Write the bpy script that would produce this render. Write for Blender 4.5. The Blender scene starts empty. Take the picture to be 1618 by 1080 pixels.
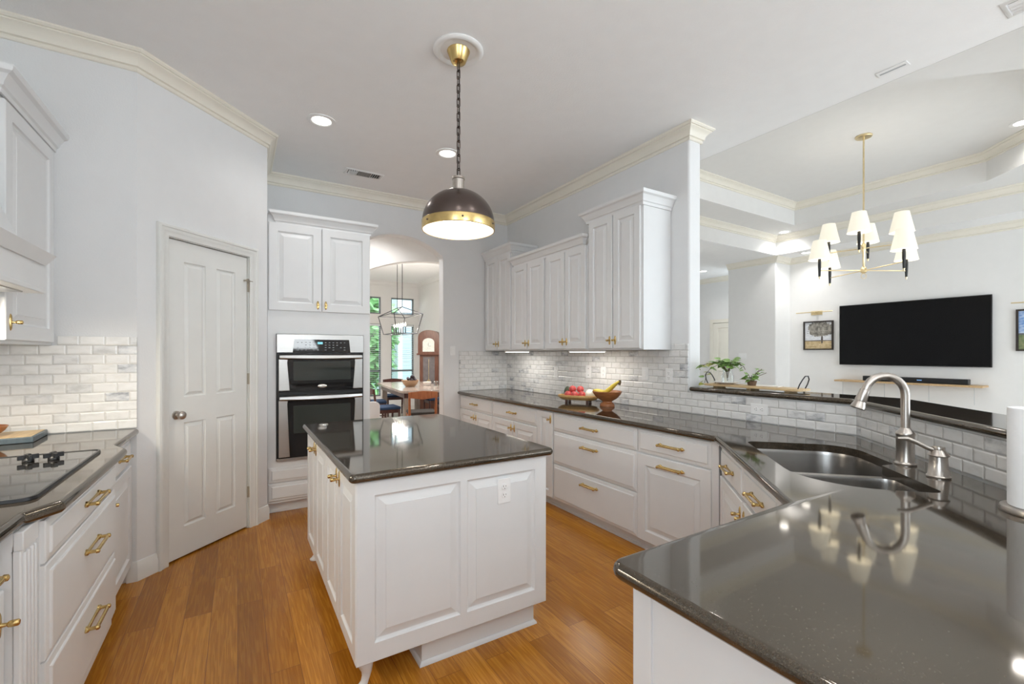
import bpy, bmesh, math, random
from math import pi, sin, cos, radians, sqrt
from mathutils import Matrix, Vector
from mathutils.geometry import tessellate_polygon
random.seed(7)
S = bpy.context.scene
COL = S.collection
D = bpy.data

# ------------------------------------------------------------------ camera
cd = D.cameras.new('camera'); cam = D.objects.new('camera', cd); COL.objects.link(cam)
cd.sensor_width = 36; cd.lens = 707 / 1618 * 36; cd.shift_y = 17 / 1618; cd.clip_start = .03
cam.location = (0, 0, 1.455); cam.rotation_euler = (pi / 2, 0, radians(-31.5))
S.camera = cam

# ------------------------------------------------------------------ colour management, world
S.view_settings.view_transform = 'Standard'; S.view_settings.look = 'None'
S.view_settings.exposure = 0.40; S.view_settings.gamma = 1.0; S.view_settings.use_curve_mapping = False
S.cycles.max_bounces = 10; S.cycles.diffuse_bounces = 6; S.cycles.glossy_bounces = 5; S.cycles.transmission_bounces = 6
S.cycles.sample_clamp_indirect = 6.0
W = D.worlds.new('world'); S.world = W; W.use_nodes = True
bg = W.node_tree.nodes['Background']; bg.inputs[0].default_value = (.80, .91, 1.0, 1); bg.inputs[1].default_value = 4.0

CZ = 3.365          # kitchen ceiling
Z2, Z1 = 3.725, 4.105
CT = .949           # counter top

def lamp(name, kind, loc, power, color=(1, 1, 1), rot=(0, 0, 0), parent=None, **kw):
    l = D.lights.new(name, kind); l.energy = power; l.color = color
    for k, v in kw.items(): setattr(l, k, v)
    o = D.objects.new(name, l); COL.objects.link(o); o.location = loc; o.rotation_euler = rot
    if parent: o.parent = parent
    return o
COOL = (.90, .965, 1.0); WARM = (1, .94, .85); NEUT = (1, .985, .97)
# added fill lamps tilted up to the ceilings, at unseen rear and side openings
lamp('ceiling_fill_kitchen', 'AREA', (.95, -2.3, 1.75), 66, COOL, (radians(165), 0, 0), shape='RECTANGLE', size=1.1, size_y=1.6)
lamp('ceiling_fill_side', 'AREA', (-1.2, -1.2, 1.75), 20, COOL, (radians(160), 0, radians(-90)), shape='RECTANGLE', size=1.6, size_y=1.6)
lamp('ceiling_fill_living', 'AREA', (6.6, -3.85, 1.7), 74, COOL, (radians(125), 0, 0), shape='RECTANGLE', size=4.8, size_y=2.3)

# ------------------------------------------------------------------ materials
def nodes(name):
    m = D.materials.new(name); m.use_nodes = True
    nt = m.node_tree; b = nt.nodes['Principled BSDF']
    return m, nt, b
def N(nt, t, **kw):
    n = nt.nodes.new(t)
    for k, v in kw.items(): setattr(n, k, v)
    return n
def setin(n, **kw):
    for k, v in kw.items():
        n.inputs[k.replace('_', ' ')].default_value = v
def noise(nt, scale, detail=3, rough=.5, vec=None):
    n = N(nt, 'ShaderNodeTexNoise'); setin(n, Scale=scale, Detail=detail, Roughness=rough)
    if vec is None:
        tc = N(nt, 'ShaderNodeTexCoord'); vec = tc.outputs['Object']
    nt.links.new(vec, n.inputs['Vector'])
    return n
def ramp(nt, src, stops):
    r = N(nt, 'ShaderNodeValToRGB'); nt.links.new(src, r.inputs[0])
    e = r.color_ramp.elements
    while len(e) < len(stops): e.new(.5)
    for q, (p, c) in zip(e, stops): q.position = p; q.color = (*c, 1)
    return r
def mix(nt, f, a, b, mode='MIX'):
    m = N(nt, 'ShaderNodeMix', data_type='RGBA', blend_type=mode)
    for i, v in ((0, f), (6, a), (7, b)):
        if hasattr(v, 'is_linked'): nt.links.new(v, m.inputs[i])
        else: m.inputs[i].default_value = v if i == 0 else (*v, 1)
    return m.outputs[2]
def bump(nt, b, h, strength=.1, dist=.01):
    n = N(nt, 'ShaderNodeBump'); setin(n, Strength=strength, Distance=dist)
    nt.links.new(h, n.inputs['Height']); nt.links.new(n.outputs[0], b.inputs['Normal'])
def plain(name, col, rough=.5, metal=0, var=.04, scale=8, bmp=0, bscale=60, ior=1.45, coat=0, emit=None, es=0, trans=0):
    m, nt, b = nodes(name)
    setin(b, Roughness=rough, Metallic=metal, IOR=ior)
    b.inputs['Coat Weight'].default_value = coat; b.inputs['Transmission Weight'].default_value = trans
    if var:
        n = noise(nt, scale)
        r = ramp(nt, n.outputs[0], [(.3, tuple(c * (1 - var) for c in col)), (.7, tuple(min(1, c * (1 + var)) for c in col))])
        nt.links.new(r.outputs[0], b.inputs['Base Color'])
    else: b.inputs['Base Color'].default_value = (*col, 1)
    if bmp: bump(nt, b, noise(nt, bscale).outputs[0], bmp, .004)
    if emit: b.inputs['Emission Color'].default_value = (*emit, 1); b.inputs['Emission Strength'].default_value = es
    return m

WALL = plain('wall_paint', (.745, .747, .748), .75, var=.01, bmp=.25, bscale=110)
LIVWALL = plain('living_wall_paint', (.79, .78, .765), .7, var=.01, bmp=.2, bscale=110)
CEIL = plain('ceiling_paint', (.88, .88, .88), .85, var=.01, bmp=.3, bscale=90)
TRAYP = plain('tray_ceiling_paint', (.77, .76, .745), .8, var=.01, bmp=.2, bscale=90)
TRIM = plain('cream_trim_paint', (.80, .76, .67), .4, var=.015)
DOORP = plain('door_paint', (.745, .745, .72), .38, var=.015)
CAB = plain('white_cabinet_paint', (.745, .75, .752), .33, var=.012)
BRASS = plain('aged_brass', (.62, .45, .19), .26, metal=1, var=.08, scale=40)
GOLD = plain('satin_brass', (.80, .66, .40), .3, metal=1, var=.05, scale=30)
BRONZE = plain('dark_bronze', (.15, .12, .11), .27, metal=1, var=.12, scale=9)
NICKEL = plain('brushed_nickel', (.52, .48, .44), .28, metal=1, var=.06, scale=60)
CHROME = plain('satin_chrome', (.62, .60, .57), .22, metal=1, var=.03)
PLASTIC = plain('white_plastic', (.85, .85, .845), .4, var=.01)
DARKSLOT = plain('dark_slot', (.05, .05, .05), .6, var=.02)
COOKGLASS = plain('cooktop_glass', (.012, .011, .010), .03, var=.02, ior=2.1)
BLACKGLASS = plain('black_glass', (.008, .008, .009), .04, var=.02, ior=1.55)
WINGLASS = plain('oven_window_glass', (.028, .034, .03), .04, var=.02, ior=1.6)
BLACK = plain('black_plastic', (.012, .012, .013), .35, var=.05)
SCREEN = plain('tv_screen', (.003, .003, .0035), .25, var=.02, ior=1.28)
IRON = plain('dark_iron', (.05, .05, .055), .45, metal=.6, var=.05)
NAVY = plain('navy_seat_fabric', (.02, .04, .085), .9, var=.15, scale=40)
CHARFAB = plain('charcoal_seat_fabric', (.04, .034, .03), .9, var=.15, scale=40)
PAPER = plain('paper_towel', (.90, .90, .90), .95, var=.01, bmp=.6, bscale=45)
CERAM = plain('white_ceramic', (.84, .80, .76), .25, var=.02)
VENTDARK = plain('vent_shadow_grey', (.22, .21, .20), .6, var=.05)
SHADE = plain('lit_fabric_shade', (.50, .47, .38), .8, var=.02, emit=(1, .95, .82), es=.44)
BULB = plain('lit_bulb', (1, .95, .85), .3, var=0, emit=(1, .90, .72), es=5)
CANLIGHT = plain('lit_downlight', (1, 1, 1), .5, var=0, emit=(1, .95, .86), es=7)
STRIPLIGHT = plain('lit_strip', (1, 1, 1), .5, var=0, emit=(1, .93, .80), es=6)
DOMEIN = plain('dome_white_enamel', (.88, .86, .80), .4, var=.01)
LEAF = plain('pothos_leaf', (.22, .37, .10), .4, var=.4, scale=30)
LEAFY = plain('yellow_green_leaf', (.34, .36, .07), .45, var=.3, scale=30)
STEM = plain('brown_stem', (.14, .10, .05), .7, var=.2)
TREEL = plain('tree_leaves', (.20, .42, .16), .6, var=.5, scale=1.6)
BARK = plain('bark', (.12, .09, .06), .9, var=.3, bmp=.5, bscale=20)
LAWN = plain('lawn', (.20, .36, .12), .95, var=.3, scale=3)
APPLE = plain('red_apple_skin', (.52, .075, .07), .28, var=.4, scale=28)
ONION = plain('white_onion_skin', (.82, .80, .68), .35, var=.06, scale=25)
AVOC = plain('avocado_skin', (.05, .065, .035), .5, var=.4, scale=60, bmp=.4, bscale=160)
BANANA = plain('banana_skin', (.68, .52, .06), .45, var=.12, scale=20)
GRAPE = plain('dark_fruit', (.03, .02, .03), .35, var=.3, scale=40)
HINGE = plain('hinge_metal', (.50, .45, .38), .35, metal=1, var=.05)
PANELGREY = plain('panel_grey', (.42, .44, .46), .5, var=.03)
BLINDM = plain('blind_slats', (.78, .80, .82), .5, var=.02)
WINFRAME = plain('window_frame_grey', (.20, .22, .24), .5, var=.05)

def glassmat(name, col=(.95, .97, .96), rough=.0):
    m, nt, b = nodes(name); setin(b, Roughness=rough, IOR=1.45)
    b.inputs['Base Color'].default_value = (*col, 1)
    b.inputs['Transmission Weight'].default_value = 1
    n = noise(nt, 3); bump(nt, b, n.outputs[0], .02, .001)
    return m
GLASS = glassmat('clear_glass')

def wood(name, c1, c2, scale=6, rough=.4, stretch=(1, 12, 1)):
    m, nt, b = nodes(name); setin(b, Roughness=rough)
    tc = N(nt, 'ShaderNodeTexCoord'); mp = N(nt, 'ShaderNodeMapping'); mp.inputs['Scale'].default_value = stretch
    nt.links.new(tc.outputs['Object'], mp.inputs[0])
    n = noise(nt, scale, 6, .6, mp.outputs[0])
    r = ramp(nt, n.outputs[0], [(.3, c1), (.7, c2)])
    nt.links.new(r.outputs[0], b.inputs['Base Color'])
    return m
BOARDW = wood('pale_board_wood', (.52, .36, .18), (.72, .54, .31), 5, .5, (12, 1, 6))
BOWLW = wood('turned_bowl_wood', (.25, .085, .028), (.44, .17, .06), 9, .25, (1, 1, 6))
TRAYW = wood('footed_tray_wood', (.50, .29, .10), (.66, .42, .17), 9, .4, (6, 1, 6))
CLOCKW = wood('clock_wood', (.095, .034, .020), (.18, .072, .042), 7, .35, (8, 8, 1))
CHAIRW = wood('chair_wood', (.045, .014, .012), (.10, .033, .022), 8, .35, (6, 6, 1))
CHAIRL = wood('orange_lit_chair_wood', (.26, .075, .02), (.40, .14, .045), 8, .35, (6, 6, 1))  # orange light on the near chair is painted into this wood
DARKWOOD = wood('dark_frame_wood', (.018, .012, .010), (.04, .028, .022), 8, .4, (6, 6, 1))
TABLEW = wood('table_wood', (.30, .24, .20), (.42, .35, .30), 5, .16, (6, 1, 1))
SHELFW = wood('shelf_wood', (.44, .28, .14), (.60, .42, .23), 6, .5, (8, 1, 8))
BLUEB = wood('painted_board_edge', (.06, .09, .11), (.11, .14, .16), 8, .4, (4, 4, 1))

def floor_mat():
    m, nt, b = nodes('oak_floor')
    tc = N(nt, 'ShaderNodeTexCoord'); sp = N(nt, 'ShaderNodeSeparateXYZ'); nt.links.new(tc.outputs['Object'], sp.inputs[0])
    cb = N(nt, 'ShaderNodeCombineXYZ'); nt.links.new(sp.outputs['Y'], cb.inputs['X']); nt.links.new(sp.outputs['X'], cb.inputs['Y'])
    br = N(nt, 'ShaderNodeTexBrick'); br.offset = .37; br.offset_frequency = 2
    nt.links.new(cb.outputs[0], br.inputs['Vector'])
    setin(br, Scale=1.0, Mortar_Size=.0012, Mortar_Smooth=.3, Bias=0, Brick_Width=1.15, Row_Height=.125)
    br.inputs['Color1'].default_value = (0, 0, 0, 1); br.inputs['Color2'].default_value = (1, 1, 1, 1); br.inputs['Mortar'].default_value = (.5, .5, .5, 1)
    # grain: coordinates shifted per plank
    sc = N(nt, 'ShaderNodeVectorMath', operation='SCALE'); sc.inputs['Scale'].default_value = 7.0
    nt.links.new(br.outputs['Color'], sc.inputs[0])
    ad = N(nt, 'ShaderNodeVectorMath', operation='ADD'); nt.links.new(tc.outputs['Object'], ad.inputs[0]); nt.links.new(sc.outputs[0], ad.inputs[1])
    mp = N(nt, 'ShaderNodeMapping'); mp.inputs['Scale'].default_value = (9, .40, 1); nt.links.new(ad.outputs[0], mp.inputs[0])
    n1 = noise(nt, 3.2, 3, .45, mp.outputs[0])
    wv = N(nt, 'ShaderNodeMath', operation='MULTIPLY'); wv.inputs[1].default_value = 40; nt.links.new(n1.outputs[0], wv.inputs[0])
    sn = N(nt, 'ShaderNodeMath', operation='SINE'); nt.links.new(wv.outputs[0], sn.inputs[0])
    g = ramp(nt, sn.outputs[0], [(.10, (.84, .78, .72)), (.7, (1, 1, 1))])
    mp2 = N(nt, 'ShaderNodeMapping'); mp2.inputs['Scale'].default_value = (120, 4, 1); nt.links.new(ad.outputs[0], mp2.inputs[0])
    n2 = noise(nt, 1.5, 4, .6, mp2.outputs[0])
    g2 = ramp(nt, n2.outputs[0], [(.32, (.74, .70, .66)), (.6, (1, 1, 1))])
    base = ramp(nt, br.outputs['Color'], [(0, (.40, .158, .015)), (.5, (.50, .208, .022)), (1, (.58, .255, .033))])
    c = mix(nt, 1.0, base.outputs[0], g.outputs[0], 'MULTIPLY'); c = mix(nt, .8, c, g2.outputs[0], 'MULTIPLY')
    c = mix(nt, br.outputs['Fac'], c, (.16, .055, .015))
    nt.links.new(c, b.inputs['Base Color']); setin(b, Roughness=.24, IOR=1.42)
    inv = N(nt, 'ShaderNodeMath', operation='SUBTRACT'); inv.inputs[0].default_value = 1; nt.links.new(br.outputs['Fac'], inv.inputs[1])
    bump(nt, b, inv.outputs[0], .25, .003)
    return m
FLOOR = floor_mat()

def tile_mat(name, dx, dy, w=.117, h=.0585, z0=CT, grout=(.56, .55, .53), lo=(.68, .675, .66), hi=(.78, .775, .765)):
    m, nt, b = nodes(name)
    tc = N(nt, 'ShaderNodeTexCoord')
    dt = N(nt, 'ShaderNodeVectorMath', operation='DOT_PRODUCT'); dt.inputs[1].default_value = (dx, dy, 0)
    nt.links.new(tc.outputs['Object'], dt.inputs[0])
    sp = N(nt, 'ShaderNodeSeparateXYZ'); nt.links.new(tc.outputs['Object'], sp.inputs[0])
    zz = N(nt, 'ShaderNodeMath', operation='SUBTRACT'); zz.inputs[1].default_value = z0; nt.links.new(sp.outputs['Z'], zz.inputs[0])
    cb = N(nt, 'ShaderNodeCombineXYZ'); nt.links.new(dt.outputs['Value'], cb.inputs['X']); nt.links.new(zz.outputs[0], cb.inputs['Y'])
    def brick(ms, smooth):
        br = N(nt, 'ShaderNodeTexBrick'); br.offset = .5
        nt.links.new(cb.outputs[0], br.inputs['Vector'])
        setin(br, Scale=1.0, Mortar_Size=ms, Mortar_Smooth=smooth, Bias=0, Brick_Width=w, Row_Height=h)
        br.inputs['Color1'].default_value = (0, 0, 0, 1); br.inputs['Color2'].default_value = (1, 1, 1, 1); br.inputs['Mortar'].default_value = (0, 0, 0, 1)
        return br
    br = brick(.0022, .2); bb = brick(.009, 1.0)
    sc = N(nt, 'ShaderNodeVectorMath', operation='SCALE'); sc.inputs['Scale'].default_value = 9.0
    nt.links.new(br.outputs['Color'], sc.inputs[0])
    ad = N(nt, 'ShaderNodeVectorMath', operation='ADD'); nt.links.new(cb.outputs[0], ad.inputs[0]); nt.links.new(sc.outputs[0], ad.inputs[1])
    mp = N(nt, 'ShaderNodeMapping'); mp.inputs['Rotation'].default_value = (0, 0, .6); mp.inputs['Scale'].default_value = (10, 24, 10)
    nt.links.new(ad.outputs[0], mp.inputs[0])
    n = noise(nt, 1.1, 6, .62, mp.outputs[0])
    vein = ramp(nt, n.outputs[0], [(.36, (.34, .35, .37)), (.50, (.62, .63, .645)), (.64, (.80, .80, .79))])
    soft = ramp(nt, n.outputs[0], [(.30, lo), (.55, hi)])
    pick = ramp(nt, br.outputs['Color'], [(.72, (0, 0, 0)), (.92, (1, 1, 1))])
    c = mix(nt, pick.outputs[0], soft.outputs[0], vein.outputs[0])
    c = mix(nt, br.outputs['Fac'], c, grout)
    nt.links.new(c, b.inputs['Base Color']); setin(b, Roughness=.16, IOR=1.5)
    inv = N(nt, 'ShaderNodeMath', operation='SUBTRACT'); inv.inputs[0].default_value = 1; nt.links.new(bb.outputs['Fac'], inv.inputs[1])
    bump(nt, b, inv.outputs[0], .55, .006)
    return m
TILE_Y = tile_mat('marble_tile_side', 0, 1); TILE_X = tile_mat('marble_tile_end', 1, 0)
TILE_D = tile_mat('marble_tile_bar', .7071, .7071); TILE_L = tile_mat('marble_tile_cooktop', 1, 0, z0=.975, grout=(.70, .69, .66), lo=(.76, .75, .72), hi=(.86, .85, .83))

def granite():
    m, nt, b = nodes('black_granite')
    v = N(nt, 'ShaderNodeTexVoronoi'); setin(v, Scale=600); tc = N(nt, 'ShaderNodeTexCoord'); nt.links.new(tc.outputs['Object'], v.inputs['Vector'])
    r = ramp(nt, v.outputs['Color'], [(.0, (.028, .022, .016)), (.80, (.046, .036, .026)), (.985, (.095, .08, .063))])
    n = noise(nt, 60, 4)
    r2 = ramp(nt, n.outputs[0], [(.35, (.85, .85, .85)), (.65, (1.1, 1.08, 1.05))])
    nt.links.new(mix(nt, 1, r.outputs[0], r2.outputs[0], 'MULTIPLY'), b.inputs['Base Color'])
    setin(b, Roughness=.055, IOR=1.88); b.inputs['Specular Tint'].default_value = (1, .89, .76, 1)
    return m
GRANITE = granite()

def brushed(name, col, dirscale, rough=.3):
    m, nt, b = nodes(name); setin(b, Metallic=1.0, Roughness=rough)
    tc = N(nt, 'ShaderNodeTexCoord'); mp = N(nt, 'ShaderNodeMapping'); mp.inputs['Scale'].default_value = dirscale
    nt.links.new(tc.outputs['Object'], mp.inputs[0])
    n = noise(nt, 4, 3, .6, mp.outputs[0])
    r = ramp(nt, n.outputs[0], [(.3, tuple(c * .92 for c in col)), (.7, tuple(min(1, c * 1.06) for c in col))])
    nt.links.new(r.outputs[0], b.inputs['Base Color']); bump(nt, b, n.outputs[0], .03, .001)
    return m
STEEL = brushed('brushed_stainless', (.50, .495, .485), (1, 1, 160))
SINKST = brushed('sink_stainless', (.37, .355, .34), (60, 60, 2), .24)

def siding():
    m, nt, b = nodes('lap_siding'); setin(b, Roughness=.7)
    w = N(nt, 'ShaderNodeTexWave', wave_type='BANDS', bands_direction='Z', wave_profile='SAW'); setin(w, Scale=2.2, Distortion=0)
    tc = N(nt, 'ShaderNodeTexCoord'); nt.links.new(tc.outputs['Object'], w.inputs['Vector'])
    r = ramp(nt, w.outputs[0], [(0, (.26, .32, .38)), (.12, (.44, .52, .60)), (1, (.48, .56, .64))])
    nt.links.new(r.outputs[0], b.inputs['Base Color']); return m
SIDING = siding()

def picture_mat(name, sky_a, sky_b, land_a, land_b, horizon, tree=None):
    # local object coordinates: x across (-.5..+.5 of half width), z up
    m, nt, b = nodes(name); setin(b, Roughness=.4)
    tc = N(nt, 'ShaderNodeTexCoord'); sp = N(nt, 'ShaderNodeSeparateXYZ'); nt.links.new(tc.outputs['Generated'], sp.inputs[0])
    mp = N(nt, 'ShaderNodeMapping'); mp.inputs['Scale'].default_value = (3, 3, 9); nt.links.new(tc.outputs['Generated'], mp.inputs[0])
    n = noise(nt, 2.2, 5, .6, mp.outputs[0])
    sky = ramp(nt, n.outputs[0], [(.35, sky_a), (.65, sky_b)]); land = ramp(nt, n.outputs[0], [(.35, land_a), (.6, land_b)])
    hz = N(nt, 'ShaderNodeMath', operation='GREATER_THAN'); hz.inputs[1].default_value = horizon; nt.links.new(sp.outputs['Z'], hz.inputs[0])
    c = mix(nt, hz.outputs[0], land.outputs[0], sky.outputs[0])
    def blob(cx, cz, rx, rz, rag, nscale, c, col_a, col_b):
        a1 = N(nt, 'ShaderNodeVectorMath', operation='SUBTRACT'); a1.inputs[1].default_value = (cx, .5, cz); nt.links.new(tc.outputs['Generated'], a1.inputs[0])
        a2 = N(nt, 'ShaderNodeVectorMath', operation='MULTIPLY'); a2.inputs[1].default_value = (1 / rx, 0, 1 / rz); nt.links.new(a1.outputs[0], a2.inputs[0])
        ln = N(nt, 'ShaderNodeVectorMath', operation='LENGTH'); nt.links.new(a2.outputs[0], ln.inputs[0])
        nn = noise(nt, nscale, 5, .7, tc.outputs['Generated'])
        ad = N(nt, 'ShaderNodeMath', operation='MULTIPLY_ADD'); ad.inputs[1].default_value = rag; nt.links.new(nn.outputs[0], ad.inputs[0]); nt.links.new(ln.outputs['Value'], ad.inputs[2])
        lt = N(nt, 'ShaderNodeMath', operation='LESS_THAN'); lt.inputs[1].default_value = 1 + rag * .5; nt.links.new(ad.outputs[0], lt.inputs[0])
        tcx = ramp(nt, nn.outputs[0], [(.35, col_a), (.65, col_b)])
        return mix(nt, lt.outputs[0], c, tcx.outputs[0])
    if tree:
        for args in tree: c = blob(*args[:6], c, *args[6:])
    nt.links.new(c, b.inputs['Base Color']); return m

# ------------------------------------------------------------------ mesh building
class MB:
    def __init__(s, M=None): s.v = []; s.f = []; s.M = M or Matrix()
    def add(s, vs, fs):
        b = len(s.v); s.v += [tuple(s.M @ Vector(v)) for v in vs]; s.f += [tuple(b + i for i in f) for f in fs]; return s
    def box(s, x0, x1, y0, y1, z0, z1):
        return s.add([(x, y, z) for z in (z0, z1) for x, y in ((x0, y0), (x1, y0), (x1, y1), (x0, y1))],
                     [(3, 2, 1, 0), (4, 5, 6, 7), (0, 1, 5, 4), (1, 2, 6, 5), (2, 3, 7, 6), (3, 0, 4, 7)])
    def prism(s, poly, z0, z1):
        n = len(poly); vs = [(x, y, z0) for x, y in poly] + [(x, y, z1) for x, y in poly]
        tri = tessellate_polygon([[Vector((x, y, 0)) for x, y in poly]])
        return s.add(vs, [tuple(t) for t in tri] + [tuple(i + n for i in t) for t in tri] + [(i, (i + 1) % n, (i + 1) % n + n, i + n) for i in range(n)])
    def flat(s, outer, holes, z):
        loops = [[Vector((x, y, 0)) for x, y in l] for l in [outer] + holes]
        tri = tessellate_polygon(loops); pts = [(p.x, p.y, z) for l in loops for p in l]
        return s.add(pts, [tuple(t) for t in tri])
    def loft(s, rings, cap0=True, cap1=True):
        n = len(rings[0]); vs = [p for r in rings for p in r]; fs = []
        for k in range(len(rings) - 1):
            for i in range(n):
                j = (i + 1) % n; fs.append((k * n + i, k * n + j, (k + 1) * n + j, (k + 1) * n + i))
        if cap0: fs.append(tuple(range(n - 1, -1, -1)))
        if cap1: fs.append(tuple((len(rings) - 1) * n + i for i in range(n)))
        return s.add(vs, fs)
    def lathe(s, prof, c=(0, 0, 0), n=24, axis='Z', cap=True):
        R = []
        for r, h in prof:
            ring = []
            for i in range(n):
                a = 2 * pi * i / n; p = (r * cos(a), r * sin(a), h)
                if axis == 'Y': p = (p[0], -p[2], p[1])     # height runs towards -Y (out of a front)
                if axis == 'X': p = (p[2], p[0], p[1])
                ring.append((p[0] + c[0], p[1] + c[1], p[2] + c[2]))
            R.append(ring)
        return s.loft(R, cap, cap)
    def tube(s, pts, r, n=10, closed=False, caps=True):
        P = [Vector(p) for p in pts]; m = len(P); R = []
        rr = r if isinstance(r, (list, tuple)) else [r] * m
        up = None
        for i in range(m):
            if closed: t = P[(i + 1) % m] - P[i - 1]
            else: t = P[min(i + 1, m - 1)] - P[max(i - 1, 0)]
            t.normalize()
            if up is None:
                up = Vector((0, 0, 1)) if abs(t.z) < .9 else Vector((1, 0, 0))
            a = t.cross(up)
            if a.length < 1e-5: a = t.orthogonal()
            a.normalize(); up = a.cross(t).normalized()
            R.append([tuple(P[i] + a * rr[i] * cos(2 * pi * k / n) + up * rr[i] * sin(2 * pi * k / n)) for k in range(n)])
        if closed: R.append(R[0]); return s.loft(R, False, False)
        return s.loft(R, caps, caps)
    def ball(s, c, rx, ry=None, rz=None, n=14, m=9):
        ry = ry or rx; rz = rz or rx; R = []
        for k in range(m + 1):
            th = pi * k / m; q = max(sin(th), .02)
            R.append([(c[0] + rx * q * cos(2 * pi * i / n), c[1] + ry * q * sin(2 * pi * i / n), c[2] - rz * cos(th)) for i in range(n)])
        return s.loft(R)
    def sweep(s, path, prof, closed=False):
        # prof: (offset to the right of travel, height); mitred at the corners
        P = [Vector(p) for p in path]; m = len(P); R = []
        for i in range(m):
            a = (P[i] - P[i - 1]) if (closed or i > 0) else (P[1] - P[0])
            b = (P[(i + 1) % m] - P[i]) if (closed or i < m - 1) else (P[-1] - P[-2])
            na = Vector((a.y, -a.x)).normalized(); nb = Vector((b.y, -b.x)).normalized()
            q = na + nb; q = q / max(q.length_squared, .1) * 2
            R.append([(P[i].x + q.x * o, P[i].y + q.y * o, h) for o, h in prof])
        if closed: R.append(R[0]); return s.loft(R, False, False)
        return s.loft(R)
    def build(s, name, mat, parent=None, bevel=0, smooth=40, seg=2):
        me = D.meshes.new(name); me.from_pydata(s.v, [], s.f)
        bm = bmesh.new(); bm.from_mesh(me)
        bmesh.ops.remove_doubles(bm, verts=bm.verts, dist=1e-5)
        bmesh.ops.recalc_face_normals(bm, faces=bm.faces); bm.to_mesh(me); bm.free()
        me.polygons.foreach_set('use_smooth', [True] * len(me.polygons)); me.set_sharp_from_angle(angle=radians(smooth))
        me.materials.append(mat)
        o = D.objects.new(name, me); COL.objects.link(o)
        if parent: o.parent = parent
        if bevel:
            b = o.modifiers.new('edge', 'BEVEL'); b.width = bevel; b.segments = seg; b.limit_method = 'ANGLE'; b.angle_limit = radians(50)
        return o

def weighted(o):
    w = o.modifiers.new('normals', 'WEIGHTED_NORMAL'); w.weight = 100; w.keep_sharp = True; return o
def offset_poly(poly, d):      # inwards for d > 0 on a counter-clockwise polygon
    n = len(poly); out = []
    A = sum(poly[i][0] * poly[(i + 1) % n][1] - poly[(i + 1) % n][0] * poly[i][1] for i in range(n))
    sg = 1 if A > 0 else -1
    for i in range(n):
        p0, p1, p2 = Vector(poly[i - 1]), Vector(poly[i]), Vector(poly[(i + 1) % n])
        a = (p1 - p0).normalized(); b = (p2 - p1).normalized()
        na = Vector((-a.y, a.x)) * sg; nb = Vector((-b.y, b.x)) * sg
        q = na + nb; q = q / max(q.length_squared, .2) * 2
        out.append((p1.x + q.x * d, p1.y + q.y * d))
    return out
def rounded(poly, rad, seg=6):
    n = len(poly); out = []
    rad = rad if isinstance(rad, (list, tuple)) else [rad] * n
    for i in range(n):
        p0, p1, p2 = Vector(poly[i - 1]), Vector(poly[i]), Vector(poly[(i + 1) % n])
        a = (p0 - p1); b = (p2 - p1); r = rad[i]
        if r <= 0: out.append(tuple(p1)); continue
        a.normalize(); b.normalize()
        ang = a.angle(b); t = r / math.tan(ang / 2)
        s0 = p1 + a * t; s1 = p1 + b * t
        c = p1 + (a + b).normalized() * (r / sin(ang / 2))
        v0 = s0 - c; v1 = s1 - c; w = v0.angle(v1)
        for k in range(seg + 1):
            f = k / seg
            v = (v0 * sin((1 - f) * w) + v1 * sin(f * w)) / sin(w) if w > 1e-4 else v0
            out.append(tuple(c + v))
    return out
def slab(mb, poly, z0, z1, r=.018, holes=()):
    h = z1 - z0; rings = []
    for k in range(7):
        a = pi / 2 - pi * k / 6
        d = r * (1 - cos(a)); z = (z0 + z1) / 2 + h / 2 * sin(a)
        rings.append([(x, y, z) for x, y in offset_poly(poly, d)])
    mb.loft(rings, False, False)
    top = offset_poly(poly, r)
    mb.flat(top, [list(q) for q in holes], z1); mb.flat(top, [list(q) for q in holes], z0)
    for q in holes: mb.loft([[(x, y, z1) for x, y in q], [(x, y, z0) for x, y in q]], False, False)
    return mb

def thing(name, label, cat, loc=(0, 0, 0), rotz=0, group=None):
    o = D.objects.new(name, None); COL.objects.link(o); o.empty_display_size = .1
    o.location = loc; o.rotation_euler = (0, 0, rotz); o['label'] = label; o['category'] = cat
    if group: o['group'] = group
    return o
def tag(o, label, cat, group=None):
    o['label'] = label; o['category'] = cat
    if group: o['group'] = group
    return o
def struct(mb, name, mat, **kw):
    o = mb.build(name, mat, **kw)
    if not o.parent: o['kind'] = 'structure'
    return o
def dup(root, loc, rotz, label, group=None):
    r = root.copy(); COL.objects.link(r); r.location = loc; r.rotation_euler = (0, 0, rotz); r['label'] = label
    if group: r['group'] = group
    def rec(src, dst):
        for ch in src.children:
            c = ch.copy(); COL.objects.link(c); c.parent = dst; rec(ch, c)
    rec(root, r); return r

# fronts: local x across, z up, outer face at y=0 looking towards -Y, thickness th behind it
def panel_front(mb, x0, x1, z0, z1, th, holes, bevel=.045, edge=.004):
    Mo = mb.M; mb.M = Mo @ Matrix(((1, 0, 0, 0), (0, 0, -1, 0), (0, 1, 0, 0), (0, 0, 0, 1)))   # (x,y,z)->(x,-z,y)
    o = [(x0, z0), (x1, z0), (x1, z1), (x0, z1)]
    inn = offset_poly(o, edge)
    mb.loft([[(*p, -th) for p in o], [(*p, -edge) for p in o], [(*p, 0) for p in inn]], True, False)
    H = []
    for a, b, c, d in holes: H.append([(a, c), (b, c), (b, d), (a, d)])
    mb.flat(inn, H, 0)
    for h in H:
        rr = []
        for ins, dep in ((0, 0), (.004, -.009), (.011, -.013), (.014, -.013), (bevel, -.003), (bevel + .0015, -.0005)):
            rr.append([(*p, dep) for p in offset_poly(h, ins)])
        mb.loft(rr, False, True)
    mb.M = Mo
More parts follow.
